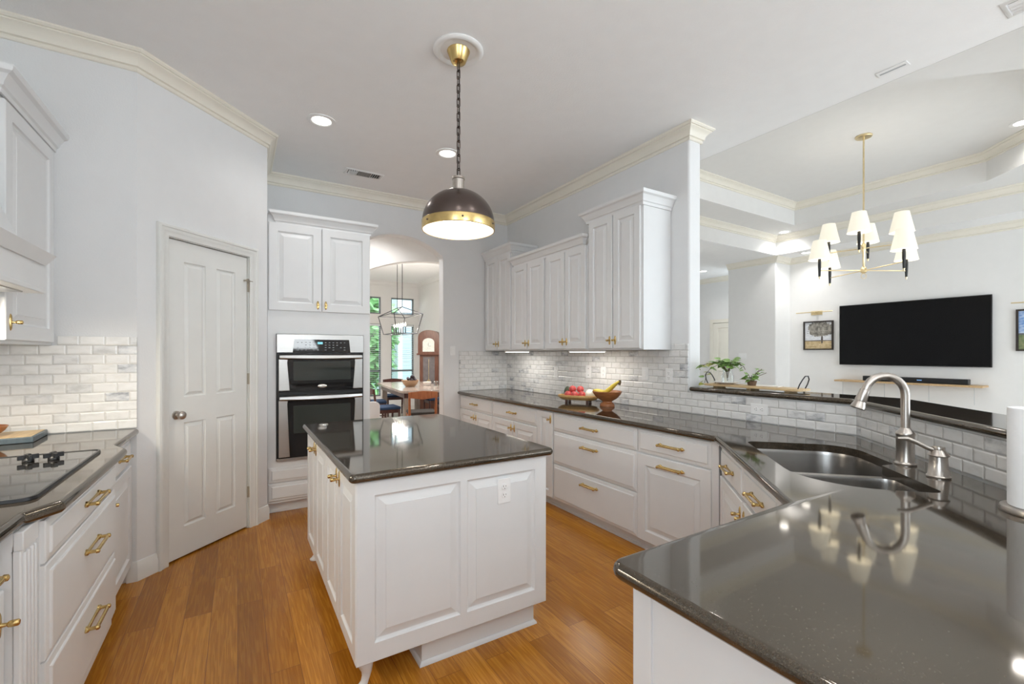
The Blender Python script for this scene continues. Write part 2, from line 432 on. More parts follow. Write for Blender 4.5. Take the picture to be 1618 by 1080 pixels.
def drawer_front(mb, x0, x1, z0, z1, th=.022):
    Mo = mb.M; mb.M = Mo @ Matrix(((1, 0, 0, 0), (0, 0, -1, 0), (0, 1, 0, 0), (0, 0, 0, 1)))
    o = [(x0, z0), (x1, z0), (x1, z1), (x0, z1)]; rr = []
    for ins, dep in ((0, -th), (0, -.012), (.004, -.009), (.024, -.0065), (.026, -.002), (.030, 0)):
        rr.append([(*p, dep) for p in offset_poly(o, ins)])
    mb.loft(rr); mb.M = Mo
def knob_mb(x, z, horizontal=True):
    mb = MB()
    mb.M = Matrix.Translation((x, 0, z)) @ Matrix.Diagonal((.30, 1, 1, 1)); mb.lathe([(.040, 0), (.040, .002), (.033, .005), (.014, .006)], axis='Y', n=20)
    mb.M = Matrix.Translation((x, 0, z)); mb.lathe([(.008, .003), (.006, .010), (.005, .018), (.0085, .021), (.0095, .026), (.0095, .040), (.007, .043)], axis='Y', n=14)
    return mb
def handle_mb(x, z, L=.20):
    mb = MB(Matrix.Translation((x, 0, z))); h = L / 2
    mb.tube([(-h - .012, -.004, 0), (-h, -.004, 0), (-h + .02, -.004, 0), (0, -.004, 0), (h - .02, -.004, 0), (h, -.004, 0), (h + .012, -.004, 0)], [.002, .009, .007, .005, .007, .009, .002], 10)
    for q in (-h + .012, h - .012):
        mb.lathe([(.013, 0), (.012, .006), (.007, .010), (.007, .028), (.010, .032), (.009, .040), (.004, .043)], (q, 0, 0), 12, 'Y')
    mb.tube([(-h + .012, -.032, 0), (-h * .6, -.034, 0), (h * .6, -.034, 0), (h - .012, -.032, 0)], .0066, 10)
    return mb
def door_part(parent, x0, x1, z0, z1, knob=None, handle=None, frame=.06, bevel=.045, th=.022, name='door', frame_top=None):
    mb = MB(); ft = frame_top or frame
    panel_front(mb, x0, x1, z0, z1, th, [(x0 + frame, x1 - frame, z0 + frame, z1 - ft)], bevel)
    d = mb.build(name, CAB, parent, smooth=4)
    if knob: knob_mb(*knob).build('knob', BRASS, d)
    if handle: handle_mb(*handle).build('handle', BRASS, d)
    return d
def drawer_part(parent, x0, x1, z0, z1, handle=None):
    mb = MB(); drawer_front(mb, x0, x1, z0, z1); d = mb.build('drawer', CAB, parent, smooth=4)
    if handle: handle_mb(*handle).build('handle', BRASS, d)
    return d
CROWN = [(0, 0), (.010, 0), (.012, .022), (.022, .030), (.026, .045), (.045, .075), (.062, .085), (.066, .095), (.066, .112), (.054, .114), (0, .114)]

# ================================================================== SETTING
AX, AY, BX, BY = -.55, 3.69, .22, 4.46        # the angled pantry wall
Y0 = 5.42; XR = 3.238                          # oven wall, right wall
TVX = 9.62
struct(MB().box(-1.6, 3.36, -4.2, 6.7, -.12, 0).box(3.36, 4.6, 5.6, 6.7, -.12, 0), 'floor', FLOOR)
struct(MB().box(3.36, 12, -4.2, 5.6, -.12, 0).box(4.6, 12, 5.6, 13, -.12, 0).box(-1.6, 4.6, 6.7, 13, -.12, 0), 'floor_living', plain('pale_bounce_floor', (.62, .59, .55), .95, var=.05, scale=60, bmp=.4, bscale=200))  # pale colour put on the unseen living floor to cut orange bounce
c = MB()
c.box(-1.6, 3.92, -4.2, 5.6, CZ, CZ + .12).box(3.92, 11.2, 4.78, 9, CZ, CZ + .12).box(9.0, 11.2, -4.2, 4.78, CZ, CZ + .12).box(3.92, 9.0, -4.2, .03, CZ, CZ + .12)
c.box(-1.6, 3.92, 5.6, 12.3, CZ, CZ + .12).box(3.92, 4.5, 9, 12.3, CZ, CZ + .12)
struct(c, 'ceiling', CEIL)
OUT = [(3.92, .03), (9.0, .03), (9.0, 4.78), (3.92, 4.78)]
INN = [(4.5 + 1.15, .62), (8.46 - 1.15, .62), (8.46, 1.77), (8.46, 4.17), (4.5, 4.17), (4.5, 1.77)]
t = MB()
OUT = offset_poly(OUT, .004)
t.loft([[(x, y, CZ) for x, y in OUT], [(x, y, Z2) for x, y in OUT]], False, False)
t.flat(OUT, [INN], Z2); t.loft([[(x, y, Z2) for x, y in INN], [(x, y, Z1) for x, y in INN]], False, False); t.flat(INN, [], Z1)
t.flat(offset_poly(OUT, -.1), [], Z1 + .1)
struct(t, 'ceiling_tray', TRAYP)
def ccw_crown(poly): return list(reversed(poly))      # travel with the inside on the right
TC = [(0, 0), (.012, 0), (.014, -.012), (.03, -.03), (.055, -.062), (.062, -.075), (.062, -.09)]
def hang(prof, z): return [(o, z + h) for o, h in prof]
KC = [(0, -.120), (.008, -.120), (.013, -.114), (.013, -.104), (.009, -.100), (.009, -.094), (.022, -.090), (.024, -.080), (.031, -.060), (.047, -.040), (.064, -.030), (.064, -.022), (.074, -.020), (.084, -.010), (.084, 0), (0, 0)]
struct(MB().sweep(ccw_crown(INN), hang(KC, Z1), True), 'trim_1', TRIM, smooth=24)
struct(MB().sweep(ccw_crown(OUT), hang(KC, Z2), True), 'trim_2', TRIM, smooth=24)

UPR0 = Matrix(((1, 0, 0, 0), (0, 0, -1, 0), (0, 1, 0, 0), (0, 0, 0, 1)))
def wallbox(name, *b, mat=WALL, bevel=0): return struct(MB().box(*b), name, mat, bevel=bevel)
w = MB(Matrix.Translation((-1.25, 0, 0)) @ Matrix.Rotation(pi / 2, 4, 'Z') @ UPR0)
o = [(-4.2, 0), (AY + .15, 0), (AY + .15, CZ), (-4.2, CZ)]; h = [(-2.1, .9), (-.3, .9), (-.3, 2.6), (-2.1, 2.6)]  # the opening is unseen, added for the side fill lamp
w.flat(o, [h], 0); w.flat(o, [h], -.15)
for q in (o, h): w.loft([[(*p, 0) for p in q], [(*p, -.15) for p in q]], False, False)
struct(w, 'wall_left', WALL)
wallbox('wall_cooktop_end', -1.25, AX, AY, AY + .15, 0, CZ)
# pantry wall with its door opening
PL = sqrt((BX - AX) ** 2 + (BY - AY) ** 2)
PM = Matrix.Translation((AX, AY, 0)) @ Matrix.Rotation(math.atan2(BY - AY, BX - AX), 4, 'Z')
UPR = Matrix(((1, 0, 0, 0), (0, 0, -1, 0), (0, 1, 0, 0), (0, 0, 0, 1)))
dL, dR, dH = .207, .885, 2.245
w = MB(PM @ UPR)
w.prism([(0, 0), (dL - .012, 0), (dL - .012, dH + .012), (dR + .012, dH + .012), (dR + .012, 0), (PL, 0), (PL, CZ), (0, CZ)], -.12, 0)
struct(w, 'wall_pantry', WALL)
struct(MB(PM).box(dL - .05, dR + .05, .125, .20, 0, dH + .1), 'wall_pantry_light_block', WALL)  # unseen blocker behind the door, added to stop light leaking under it
wallbox('wall_oven_return', BX - .12, BX, BY + .03, Y0, 0, CZ)
def arch(x0, x1, zs, zp, n=20):
    cx = (x0 + x1) / 2; hw = (x1 - x0) / 2; rise = zp - zs; R = (hw * hw + rise * rise) / (2 * rise); a0 = math.asin(hw / R)
    return [(cx + R * sin(-a0 + 2 * a0 * k / n), zp - R + R * cos(-a0 + 2 * a0 * k / n)) for k in range(n + 1)]
w = MB(Matrix.Translation((0, Y0, 0)) @ UPR)
w.prism([(BX - .12, 0), (1.15, 0)] + arch(1.15, 2.275, 2.69, 2.905) + [(2.275, 0), (XR + .15, 0), (XR + .15, CZ), (BX - .12, CZ)], -.15, 0)
struct(w, 'wall_oven', WALL, bevel=.012)
struct(MB().box(XR, 3.39, 2.43, Y0, 0, CZ), 'wall_right', WALL, bevel=.018, seg=3)
# bar wall
BW = [(XR, 2.43), (XR, 1.238), (1.40, -.60), (1.55, -.60), (3.37, 1.18), (3.37, 2.43)]
struct(MB().prism(BW, 0, 1.135), 'wall_bar', WALL)
# backsplash tile
struct(MB().box(2.497, XR - .0005, Y0 - .012, Y0 - .0005, CT + .001, 1.478), 'wall_tile_end', TILE_X, bevel=.002)
struct(MB().box(XR - .012, XR - .0005, 2.435, Y0 - .012, CT + .001, 1.478).box(XR - .0125, XR - .0005, 2.435, 2.60, 1.478, 1.535), 'wall_tile_right', TILE_Y, bevel=.002)
struct(MB().box(XR - .012, XR - .0005, 1.233, 2.435, CT + .001, 1.124), 'wall_tile_bar', TILE_Y)
struct(MB().prism([(XR - .012, 1.233), (XR - .0005, 1.233 + .005), (1.40, -.6), (1.385, -.6)], CT + .001, 1.124), 'wall_tile_bar_angle', TILE_D)
struct(MB().box(-1.249, AX + .002, AY - .012, AY - .0005, .976, 1.50).box(-.915, AX + .002, AY - .0125, AY - .0005, 1.50, 1.555), 'wall_tile_cooktop', TILE_L, bevel=.002)
# living room, hall, dining shells
wallbox('wall_television', TVX, TVX + .15, -4.2, 4.83, 0, CZ, mat=LIVWALL)
struct(MB().box(9.10, TVX + .15, 4.83, 5.85, 0, CZ), 'wall_column', LIVWALL, bevel=.02)
wallbox('wall_hall', 10.4, 10.55, 5.85, 9.0, 0, CZ, mat=LIVWALL)
wallbox('wall_hall_end', 6.8, 10.4, 8.85, 9.0, 0, CZ, mat=LIVWALL)
wallbox('wall_living_far', 3.39, 7.3, 5.57, 5.70, 0, CZ, mat=LIVWALL)
wallbox('wall_hall_side', 7.18, 7.3, 5.7, 8.85, 0, CZ, mat=LIVWALL)
w = MB(Matrix.Translation((0, -4.0, 0)) @ UPR)
def wall_with_windows(x0, x1, wins, y, th, name, mat):
    M = Matrix.Translation((0, y, 0)) @ UPR
    o = [(x0, 0), (x1, 0), (x1, CZ), (x0, CZ)]; H = [[(a, c_), (b, c_), (b, d), (a, d)] for a, b, c_, d in wins]
    m = MB(M); m.flat(o, H, 0); m.flat(o, H, -th); m.loft([[(*p, 0) for p in o], [(*p, -th) for p in o]], False, False)
    for h in H: m.loft([[(*p, 0) for p in h], [(*p, -th) for p in h]], False, False)
    return struct(m, name, mat)
wall_with_windows(-1.4, TVX + .15, [(4.2, 9.0, .5, 2.8)], -4.0, .15, 'wall_rear', LIVWALL)
wall_with_windows(-1.4, 1.55, [(.3, 1.5, .9, 2.6)], -2.4, .15, 'wall_rear_added', WALL)  # unseen wall and opening, added close by for the kitchen ceiling fill
DWIN = [(2.60, 3.257, .30, 2.225), (2.60, 3.257, 2.49, 2.944), (3.527, 4.164, .30, 2.225), (3.527, 4.164, 2.49, 2.944)]
wall_with_windows(.5, 4.45, DWIN, 12.0, .15, 'wall_dining_window', LIVWALL)
wallbox('wall_dining_right', 4.30, 4.45, 6.8, 12.0, 0, CZ, mat=LIVWALL)
wallbox('wall_dining_left', .38, .5, 6.8, 12.15, 0, CZ, mat=LIVWALL)
wallbox('wall_gallery_left', .38, .5, 5.57, 6.65, 0, CZ, mat=LIVWALL)
w = MB(Matrix.Translation((0, 6.65, 0)) @ UPR)
w.prism([(.38, 0), (1.33, 0)] + arch(1.33, 4.05, 2.50, 2.885) + [(4.05, 0), (4.45, 0), (4.45, CZ), (.38, CZ)], -.15, 0)
struct(w, 'wall_gallery_arch', LIVWALL, bevel=.012)
# windows of the dining room
for i, (a, b, c_, d) in enumerate(DWIN):
    f = MB(Matrix.Translation((0, 12.0, 0)) @ UPR)
    o = [(a, c_), (b, c_), (b, d), (a, d)]; inn = offset_poly(o, .035)
    f.loft([[(*p, -.05) for p in o], [(*p, -.10) for p in o], [(*p, -.10) for p in inn], [(*p, -.05) for p in inn], [(*p, -.05) for p in o]], False, False)
    if i in (0, 2): f.M = Matrix(); f.box(a, b, 12.05, 12.10, .94, .99)
    fr = struct(f, 'window_%d' % (i + 1), WINFRAME)
    MB().box(a + .03, b - .03, 12.07, 12.078, c_ + .03, d - .03).build('pane', GLASS, fr)
# crown, baseboards
struct(MB().sweep([(-1.25, -4), (-1.25, AY), (AX, AY), (BX, BY), (BX, Y0), (XR, Y0), (XR, 2.43), (3.39, 2.43), (3.39, 5.57)], hang(KC, CZ)), 'trim_3', TRIM, smooth=24)
struct(MB().sweep([(9.10, 5.85), (9.10, 4.83), (TVX, 4.83), (TVX, -4)], hang(KC, CZ)), 'trim_4', TRIM, smooth=24)
struct(MB().sweep([(7.3, 8.85), (10.4, 8.85), (10.4, 5.85)], hang(KC, CZ)), 'trim_5', TRIM)
struct(MB().sweep([(.5, 6.8), (.5, 12.0), (4.30, 12.0), (4.30, 6.8)], hang(KC, CZ)), 'trim_6', LIVWALL)
BB = [(0, 0), (.016, 0), (.016, .085), (.012, .095), (.010, .112), (.006, .122), (0, .124)]
pa = lambda s_: (AX + (BX - AX) * s_ / PL, AY + (BY - AY) * s_ / PL)
struct(MB().sweep([(-.60, AY), (AX, AY), pa(dL - .085)], BB), 'baseboard_left', DOORP)
struct(MB().sweep([pa(dR + .085), (BX, BY), (BX, 4.50)], BB), 'baseboard_pantry', DOORP)
struct(MB().sweep([(9.10, 5.85), (9.10, 4.83), (TVX, 4.83), (TVX, -4)], BB), 'baseboard_living', DOORP)
# pantry door and casing
cas = MB(PM @ UPR)
cas.sweep([(dL, 0), (dL, dH), (dR, dH), (dR, 0)], [(-.006, .0), (-.006, .010), (-.012, .014), (-.040, .014), (-.046, .019), (-.060, .020), (-.066, .026), (-.080, .026), (-.085, .018), (-.085, 0)])
cas.M = PM; cas.box(dL - .012, dL - .002, .004, .1195, 0, dH).box(dR + .002, dR + .012, .004, .1195, 0, dH).box(dL - .012, dR + .012, .004, .1195, dH + .002, dH + .012)
struct(cas, 'trim_7', DOORP)
dr = MB(PM @ Matrix.Translation((0, .012, 0)))
wd = dR - dL - .006; mx = (dL + dR) / 2; x_ = (dL + .003 + .118, mx - .045, mx + .045, dR - .003 - .118)
panel_front(dr, dL + .003, dR - .003, .012, dH - .003, .035, [(x_[0], x_[1], .22, .96), (x_[2], x_[3], .22, .96), (x_[0], x_[1], 1.14, 2.10), (x_[2], x_[3], 1.14, 2.10)], .032)
door = struct(dr, 'door_1', DOORP, smooth=4)
k = MB(PM @ Matrix.Translation((dL + .062, .012, 1.02))); k.lathe([(.03, 0), (.03, .006), (.012, .010), (.011, .030), (.024, .036), (.029, .050), (.027, .062), (.016, .070)], axis='Y', n=20)
k.build('door_knob', NICKEL, door)
for z in (.30, 1.24):
    MB(PM).box(dR - .006, dR + .006, -.004, .010, z - .045, z + .045).build('hinge', HINGE, door)
h = MB(PM).box(dR - .006, dR + .006, -.006, .010, 1.96, 2.05); h.M = PM @ Matrix.Translation((dR - .035, .010, 2.05))
h.lathe([(.006, 0), (.006, .03), (.014, .032), (.014, .042)], axis='Y', n=12); h.M = PM; h.tube([(dR - .035, -.012, 2.05), (dR + .03, -.012, 2.05)], .004)
h.build('hinge', HINGE, door)
# hall door
hd = MB(Matrix.Translation((10.36, 7.06, 0)) @ Matrix.Rotation(-pi / 2, 4, 'Z'))
panel_front(hd, 0, .80, .01, 2.20, .035, [(.12, .68, .2, 1.0), (.12, .68, 1.15, 2.08)], .04)
struct(hd, 'door_2', TRIM, smooth=4)
hc = MB(Matrix.Translation((10.398, 7.06, 0)) @ Matrix.Rotation(-pi / 2, 4, 'Z') @ UPR)
hc.sweep([(-.005, 0), (-.005, 2.21), (.805, 2.21), (.805, 0)], [(0, 0), (0, .045), (-.09, .045), (-.09, 0)])
struct(hc, 'trim_8', TRIM)

# ------------------------------------------------------------------ ceiling fittings
def downlight(x, y, z, label, power, warm=NEUT, r=.075, up=.0):
    t = thing('recessed_downlight', label, 'ceiling light', (x, y, z), 0, 'recessed ceiling downlights')
    MB().lathe([(r + .035, -.0005), (r + .036, -.006), (r + .02, -.011), (r + .004, -.009), (r - .004, -.002), (r - .004, -.0005)], n=32, cap=False).build('trim_ring', PLASTIC, t)
    MB().lathe([(r - .002, -.001), (r - .002, -.004), (.01, -.0055)], n=32).build('lens', CANLIGHT, t)
    lamp('downlight_beam', 'SPOT', (0, 0, -.03), power, warm, (0, 0, 0), t, spot_size=radians(150), spot_blend=1.0, shadow_soft_size=.07)
    return t
KP = 13
downlight(.587, 3.957, CZ, 'recessed downlight in kitchen ceiling nearest the angled pantry wall', KP)
downlight(1.713, 3.978, CZ, 'recessed downlight in kitchen ceiling seen just behind the pendant chain', KP)
for x, y in ((.45, .9), (1.75, .9), (.45, -1.4), (2.2, -1.4)):  # four out-of-view downlights added to help light the kitchen
    downlight(x, y, CZ, 'added unseen downlight in kitchen ceiling overhead near the peninsula', KP)
downlight(8.76, 4.50, Z2, 'recessed downlight in the lower ring of the tray ceiling corner', 30)
downlight(9.25, 4.35, CZ, 'recessed downlight over the corner where column meets television wall', 22)
downlight(7.70, 1.32, Z1, 'recessed downlight in the top of the living room tray ceiling', 30)
downlight(5.3, 1.6, Z1, 'recessed downlight in the tray ceiling on the kitchen side', 28)
downlight(5.3, 3.6, Z1, 'recessed downlight in the tray ceiling far kitchen-side corner', 28)
downlight(9.3, 6.6, CZ, 'recessed downlight in the hall ceiling beyond the column', 34)
downlight(1.7, 6.1, CZ, 'added fill downlight in the gallery ceiling just past the arch', 60)  # added to brighten the gallery
downlight(1.6, 9.0, CZ, 'added fill downlight in the dining ceiling near its blank wall', 190)  # this and the next are added to brighten the dining room
downlight(3.6, 7.5, CZ, 'added fill downlight in the dining ceiling near the clock side', 170)

def vent(name, label, x, y, w_, l_, rot, slats):
    t = thing(name, label, 'vent', (x, y, CZ), rot)
    f = MB(Matrix.Scale(-1, 4, (0, 0, 1)))
    o = [(-w_ / 2, -l_ / 2), (w_ / 2, -l_ / 2), (w_ / 2, l_ / 2), (-w_ / 2, l_ / 2)]
    f.loft([[(*p, .0005) for p in o], [(*p, .005) for p in offset_poly(o, .004)], [(*p, .009) for p in offset_poly(o, .022)], [(*p, .002) for p in offset_poly(o, .026)]], False, True)
    f.build('frame', PLASTIC, t)
    for q in slats: q(t)
    return t
def bank(x0, x1, n, l_, ang, mat=PLASTIC):
    def go(t):
        b = MB().box(x0, x1, -l_ / 2, l_ / 2, -.0035, -.0022); b.build('duct_opening', DARKSLOT, t)
        s = MB()
        for i in range(n):
            q = x0 + (x1 - x0) * (i + .5) / n
            s.M = Matrix.Translation((q, 0, -.009)) @ Matrix.Rotation(ang, 4, 'Y'); s.box(-.012, .012, -l_ / 2, l_ / 2, -.001, .001)
        s.build('louvre_bank', mat, t)
    return go
vent('ceiling_vent', 'white louvred air vent in kitchen ceiling above the oven wall crown', 1.15, 4.90, .40, .17, radians(0),
     [bank(-.165, -.075, 4, .11, .9), bank(-.065, .065, 5, .11, 0, VENTDARK), bank(.075, .165, 4, .11, -.9)])
vent('ceiling_vent', 'white air vent cut by the upper corner, over the bar edge', 3.66, .52, .19, .36, 0, [bank(-.07, .07, 4, .30, .8)])
sl = thing('slot_diffuser', 'slim white slot diffuser near the edge of the kitchen ceiling', 'vent', (3.76, 1.23, CZ))
MB().box(-.038, .038, -.085, .085, -.006, -.0005).build('frame', PLASTIC, sl, bevel=.003)
MB().box(-.007, .007, -.07, .07, -.008, -.0055).build('slot', PANELGREY, sl)

# ================================================================== RIGHT RUN OF CABINETS
XF = 2.50
def base_unit(label, y_far, y_near, fronts, toe=True):
    w_ = y_far - y_near; t = thing('base_cabinet', label, 'cabinet', (XF, y_far, 0), -pi / 2, 'white base cabinets under the long counter')
    MB().box(.001, w_ - .001, .022, XR - XF - .014, .095, CT - .042).build('body', CAB, t)
    if toe == 2: MB().box(w_ - .001, w_ + .046, .004, .03, .095, CT - .042).build('corner_filler', CAB, t)
    if toe: MB().box(.001, w_ - .001, .085, .105, .001, .095).box(.001, w_ - .001, .073, .085, .001, .02).build('toe_kick', CAB, t)
    for f in fronts(w_): pass
    return t
def unit(label, y_far, y_near, spec, toe=True):
    w_ = y_far - y_near; t = base_unit(label, y_far, y_near, lambda w: [], toe); g = .004
    for s_ in spec:
        kind, a, b, z0, z1 = s_[:5]; a = a * w_ + g; b = b * w_ - g
        if kind == 'drawer': drawer_part(t, a, b, z0, z1, ((a + b) / 2, (z0 + z1) / 2 + s_[5], s_[6]) if len(s_) > 5 else None)
        elif kind == 'doorL': door_part(t, a, b, z0, z1, knob=(a + .03, z1 - .07))
        elif kind == 'doorR': door_part(t, a, b, z0, z1, knob=(b - .03, z1 - .07))
        elif kind == 'doorH': door_part(t, a, b, z0, z1, handle=((a + b) / 2, z1 - .055, .20), frame=.075)
    return t
z1a, z1b, zd = .900, .732, .722
pair = [('drawer', 0, 1, z1b, z1a, 0, .15), ('doorR', 0, .5, .098, zd), ('doorL', .5, 1, .098, zd)]
unit('white base cabinet touching the oven wall at the far end of the long counter', Y0 - .014, 4.52, pair)
unit('white base cabinet second from the oven wall, drawer above two doors', 4.52, 3.616, pair)
unit('slim white base cabinet with one full-height door beside the wide drawers', 3.616, 3.357, [('doorR', 0, 1, .098, z1a)])
unit('wide white base cabinet of three stacked drawers below the fruit', 3.357, 2.326, [('drawer', 0, 1, z1b, z1a, 0, .19), ('drawer', 0, 1, .430, .724, .075, .19), ('drawer', 0, 1, .098, .420, .08, .19)])
unit('white pull-out base cabinet with two stacked brass bars next to the sink corner', 2.326, 1.716, [('drawer', 0, 1, z1b, z1a, 0, .20), ('doorH', 0, 1, .098, zd)], 2)
# corner sink cabinet: angled front
def uv(u, v): return ((v - u) / sqrt(2), -(u + v) / sqrt(2))
VF = .585
p_a = (2.50, 2.50 - VF * sqrt(2)); LD = 1.10
t = thing('sink_cabinet', 'angled white corner cabinet in front of the sink', 'cabinet', (p_a[0], p_a[1], 0), radians(-135))
MB().box(-.0, LD, .022, .30, .095, CT - .30).box(-.0, LD, .022, .06, CT - .30, CT - .042).build('body', CAB, t)
MB().box(0, LD, .085, .105, .001, .095).build('toe_kick', CAB, t)
m_ = LD / 2
drawer_part(t, .055, m_ - .004, z1b, z1a, ((.055 + m_) / 2, .815, .17)); drawer_part(t, m_ + .004, LD - .04, z1b, z1a, ((LD - .04 + m_) / 2, .815, .17))
door_part(t, .055, m_ - .004, .098, zd, knob=(m_ - .035, .65)); door_part(t, m_ + .004, LD - .04, .098, zd, knob=(m_ + .035, .65))
# peninsula body
pn = thing('peninsula_cabinet', 'white cabinet body under the near peninsula counter', 'cabinet', (.838, .785, 0))
MB().box(.012, .58, -1.28, -.022, .10, CT - .042).build('body', CAB, pn)
MB().box(0, .012, -1.28, -.022, .0, CT - .042).box(-.006, .006, -.055, .0, .0, CT - .042).build('end_panel', CAB, pn)
MB().box(.0125, .76, -.0215, -.0, .09, CT - .042).build('side_panel', CAB, pn)
MB().box(.07, .56, -1.26, -.07, .001, .0995).build('toe_kick', CAB, pn)

# countertop with the sink cut-out
NV = XF - .03
vf = .56; dd = vf * sqrt(2)
outer = [(NV, Y0 - .013), (XR - .013, Y0 - .013), (XR - .013, 1.232), (1.395, -.595), (.77, -.595), (.77, .815), (dd + .815, .815), (NV, NV - dd)]
outer = rounded(list(reversed(outer)), [0, 0, .035, .0, 0, 0, 0, 0], 6)
outer = rounded([(NV, Y0 - .013), (NV, NV - dd), (dd + .815, .815), (.77, .815), (.77, -.58), (1.40, -.58), (XR - .013, 1.246), (XR - .013, Y0 - .013)], [0, .015, .015, .04, 0, 0, 0, 0], 5)
cut = rounded([(-2.81, .705), (-1.93, .705), (-1.93, 1.145), (-2.345, 1.145), (-2.385, 1.215), (-2.81, 1.215)], [.05, .26, .04, .02, .03, .16], 8)
cutw = [uv(u, v) for u, v in cut]
ctop = weighted(slab(MB(), outer, CT - .040, CT, .018, [cutw]).build('countertop', GRANITE))
tag(ctop, 'polished black granite counter running from the oven wall around the sink', 'countertop')
# sink
sk = thing('kitchen_sink', 'stainless steel double bowl sink set under the granite', 'sink', (*uv(-2.4, .95), 0))
sm = MB(Matrix.Translation((-uv(-2.4, .95)[0], -uv(-2.4, .95)[1], 0)))
b1 = rounded([(-2.82, .695), (-2.30, .695), (-2.30, 1.228), (-2.82, 1.228)], [.07, .06, .06, .17], 8)
b2 = rounded([(-2.265, .695), (-1.92, .695), (-1.92, 1.157), (-2.265, 1.157)], [.06, .265, .06, .06], 8)
fl = rounded([(-2.85, .665), (-1.885, .665), (-1.885, 1.19), (-2.27, 1.19), (-2.29, 1.26), (-2.85, 1.26)], .03, 4)
zt = CT - .0405
sm.flat([uv(*p) for p in fl], [[uv(*p) for p in b1], [uv(*p) for p in b2]], zt)
sm.build('rim', SINKST, sk)
for bw, dp in ((b1, .23), (b2, .19)):
    bm_ = MB(sm.M); rr = []
    for ins, z in ((0, 0), (.004, -.02), (.010, -dp * .75), (.022, -dp * .93), (.05, -dp)):
        rr.append([(*uv(*p), zt + z) for p in offset_poly(bw, ins)])
    bm_.loft(rr, False, True); bo = bm_.build('bowl', SINKST, sk, smooth=60)
    cx = sum(p[0] for p in bw) / len(bw); cy = sum(p[1] for p in bw) / len(bw)
    MB(sm.M).lathe([(.045, zt - dp + .002), (.04, zt - dp + .004), (.02, zt - dp + .001)], (*uv(cx, cy), 0), 20).build('drain', CHROME, bo)
# bar ledge
LO = [(3.205, 2.40), (3.205, 1.252), (1.39, -.563), (1.39 + .31, -.563 - .23), (3.55, 1.06), (3.55, 2.40)]
LO = [(3.203, 2.415), (3.203, 1.253), (1.36, -.59), (1.86, -.59), (3.54, 1.09), (3.54, 2.415)]
lg = weighted(slab(MB(), rounded(LO, [.02, .03, 0, 0, .03, .02], 4), 1.1355, 1.172, .017).build('bar_ledge', GRANITE))
tag(lg, 'raised black granite bar ledge on the tiled half wall', 'countertop')

# ================================================================== UPPER CABINETS
UF = 2.872; UB = 1.482
def upper(label, y_far, y_near, ztop, end_far=False, end_near=False, crown_ends=(0, 0), extra=0.0):
    w_ = y_far - y_near; t = thing('upper_cabinet', label, 'cabinet', (UF, y_far, 0), -pi / 2, 'white upper cabinets above the backsplash')
    dpt = XR - UF - .003
    MB().box(.001, w_ - .001, .022, dpt, UB, ztop).build('body', CAB, t)
    for i, (a, b) in enumerate(((0, w_ / 2), (w_ / 2, w_))):
        d = door_part(t, a + .006 + (.018 if i == 0 else 0), b - .006 - (.018 if i else 0), UB + .012, ztop - .006, knob=((w_ / 2 - .035) if i == 0 else (w_ / 2 + .035), UB + .085), frame=.062)
    cr = MB()
    e0, e1 = crown_ends
    pts = []
    a0 = .068 if e0 == .03 else 0; a1 = w_ - (.068 if e1 == .03 else 0)
    if e0: pts += [(a0, e0)]
    pts += [(a0, .012), (a1, .012)]
    if e1: pts += [(a1, e1)]
    cr.sweep(pts, [(o, h + ztop - .012) for o, h in CROWN]); cr.build('crown_moulding', CAB, t, smooth=24)
    return t
upper('tall white upper cabinet at the open end of the wall near the bar', 3.305, 2.615, 2.705, crown_ends=(.35, .36))
upper('lower-topped white upper cabinet beside the tall bar-end cabinet', 4.000, 3.307, 2.505, crown_ends=(0, .03))
upper('lower-topped white upper cabinet beside the tall oven-wall cabinet', 4.712, 4.002, 2.505, crown_ends=(.03, 0))
upper('tall white upper cabinet tucked in the corner by the oven wall', Y0 - .014, 4.714, 2.705, crown_ends=(0, .36))
def strip(label, y0, y1):
    t = thing('under_cabinet_light', label, 'light', (2.95, (y0 + y1) / 2, UB - .001))
    L = y1 - y0
    MB().box(-.025, .025, -L / 2, L / 2, -.018, 0).build('housing', PLASTIC, t)
    MB().box(-.020, .020, -L / 2 + .01, L / 2 - .01, -.021, -.0175).build('lens', STRIPLIGHT, t)
    lamp('strip_glow', 'AREA', (0, 0, -.03), 1.5, (1, .96, .90), (0, 0, 0), t, shape='RECTANGLE', size=.04, size_y=L)
strip('glowing strip light under the corner cabinets by the oven wall', 4.45, 4.95)
strip('glowing strip light under the cabinets above the fruit', 3.15, 3.65)

# ================================================================== OVEN TOWER
OY = 4.53; OXL, OXR = BX + .006, 1.125
ot = thing('oven_cabinet', 'tall white built-in cabinet housing the double oven', 'cabinet', (OXL, OY, 0))
ow = OXR - OXL
bd = MB(UPR.copy())
o = [(0, .10), (ow, .10), (ow, 2.70), (0, 2.70)]; oh = [(.068, .475), (.832, .475), (.832, 1.628), (.068, 1.628)]
bd.flat(o, [oh], -.022); bd.loft([[(*p, -.022) for p in oh], [(*p, -.12) for p in oh]], False, True)
bd.loft([[(*p, -.022) for p in o], [(*p, -(Y0 - OY - .004)) for p in o]], False, True)
bd.build('body', CAB, ot)
MB().box(0, ow, .075, .095, .001, .10).build('toe_kick', CAB, ot)
door_part(ot, .008, ow / 2 - .003, 1.838, 2.625, knob=(ow / 2 - .035, 1.90), frame=.072)
door_part(ot, ow / 2 + .003, ow - .004, 1.838, 2.625, knob=(ow / 2 + .035, 1.90), frame=.072)
drawer_part(ot, .008, ow - .004, .285, .420); drawer_part(ot, .008, ow - .004, .120, .275)
MB().sweep([(.075, .30), (.075, .020), (ow, .020), (ow, .30)], [(o_, h_ + 2.615) for o_, h_ in CROWN]).build('crown_moulding', CAB, ot, smooth=24)
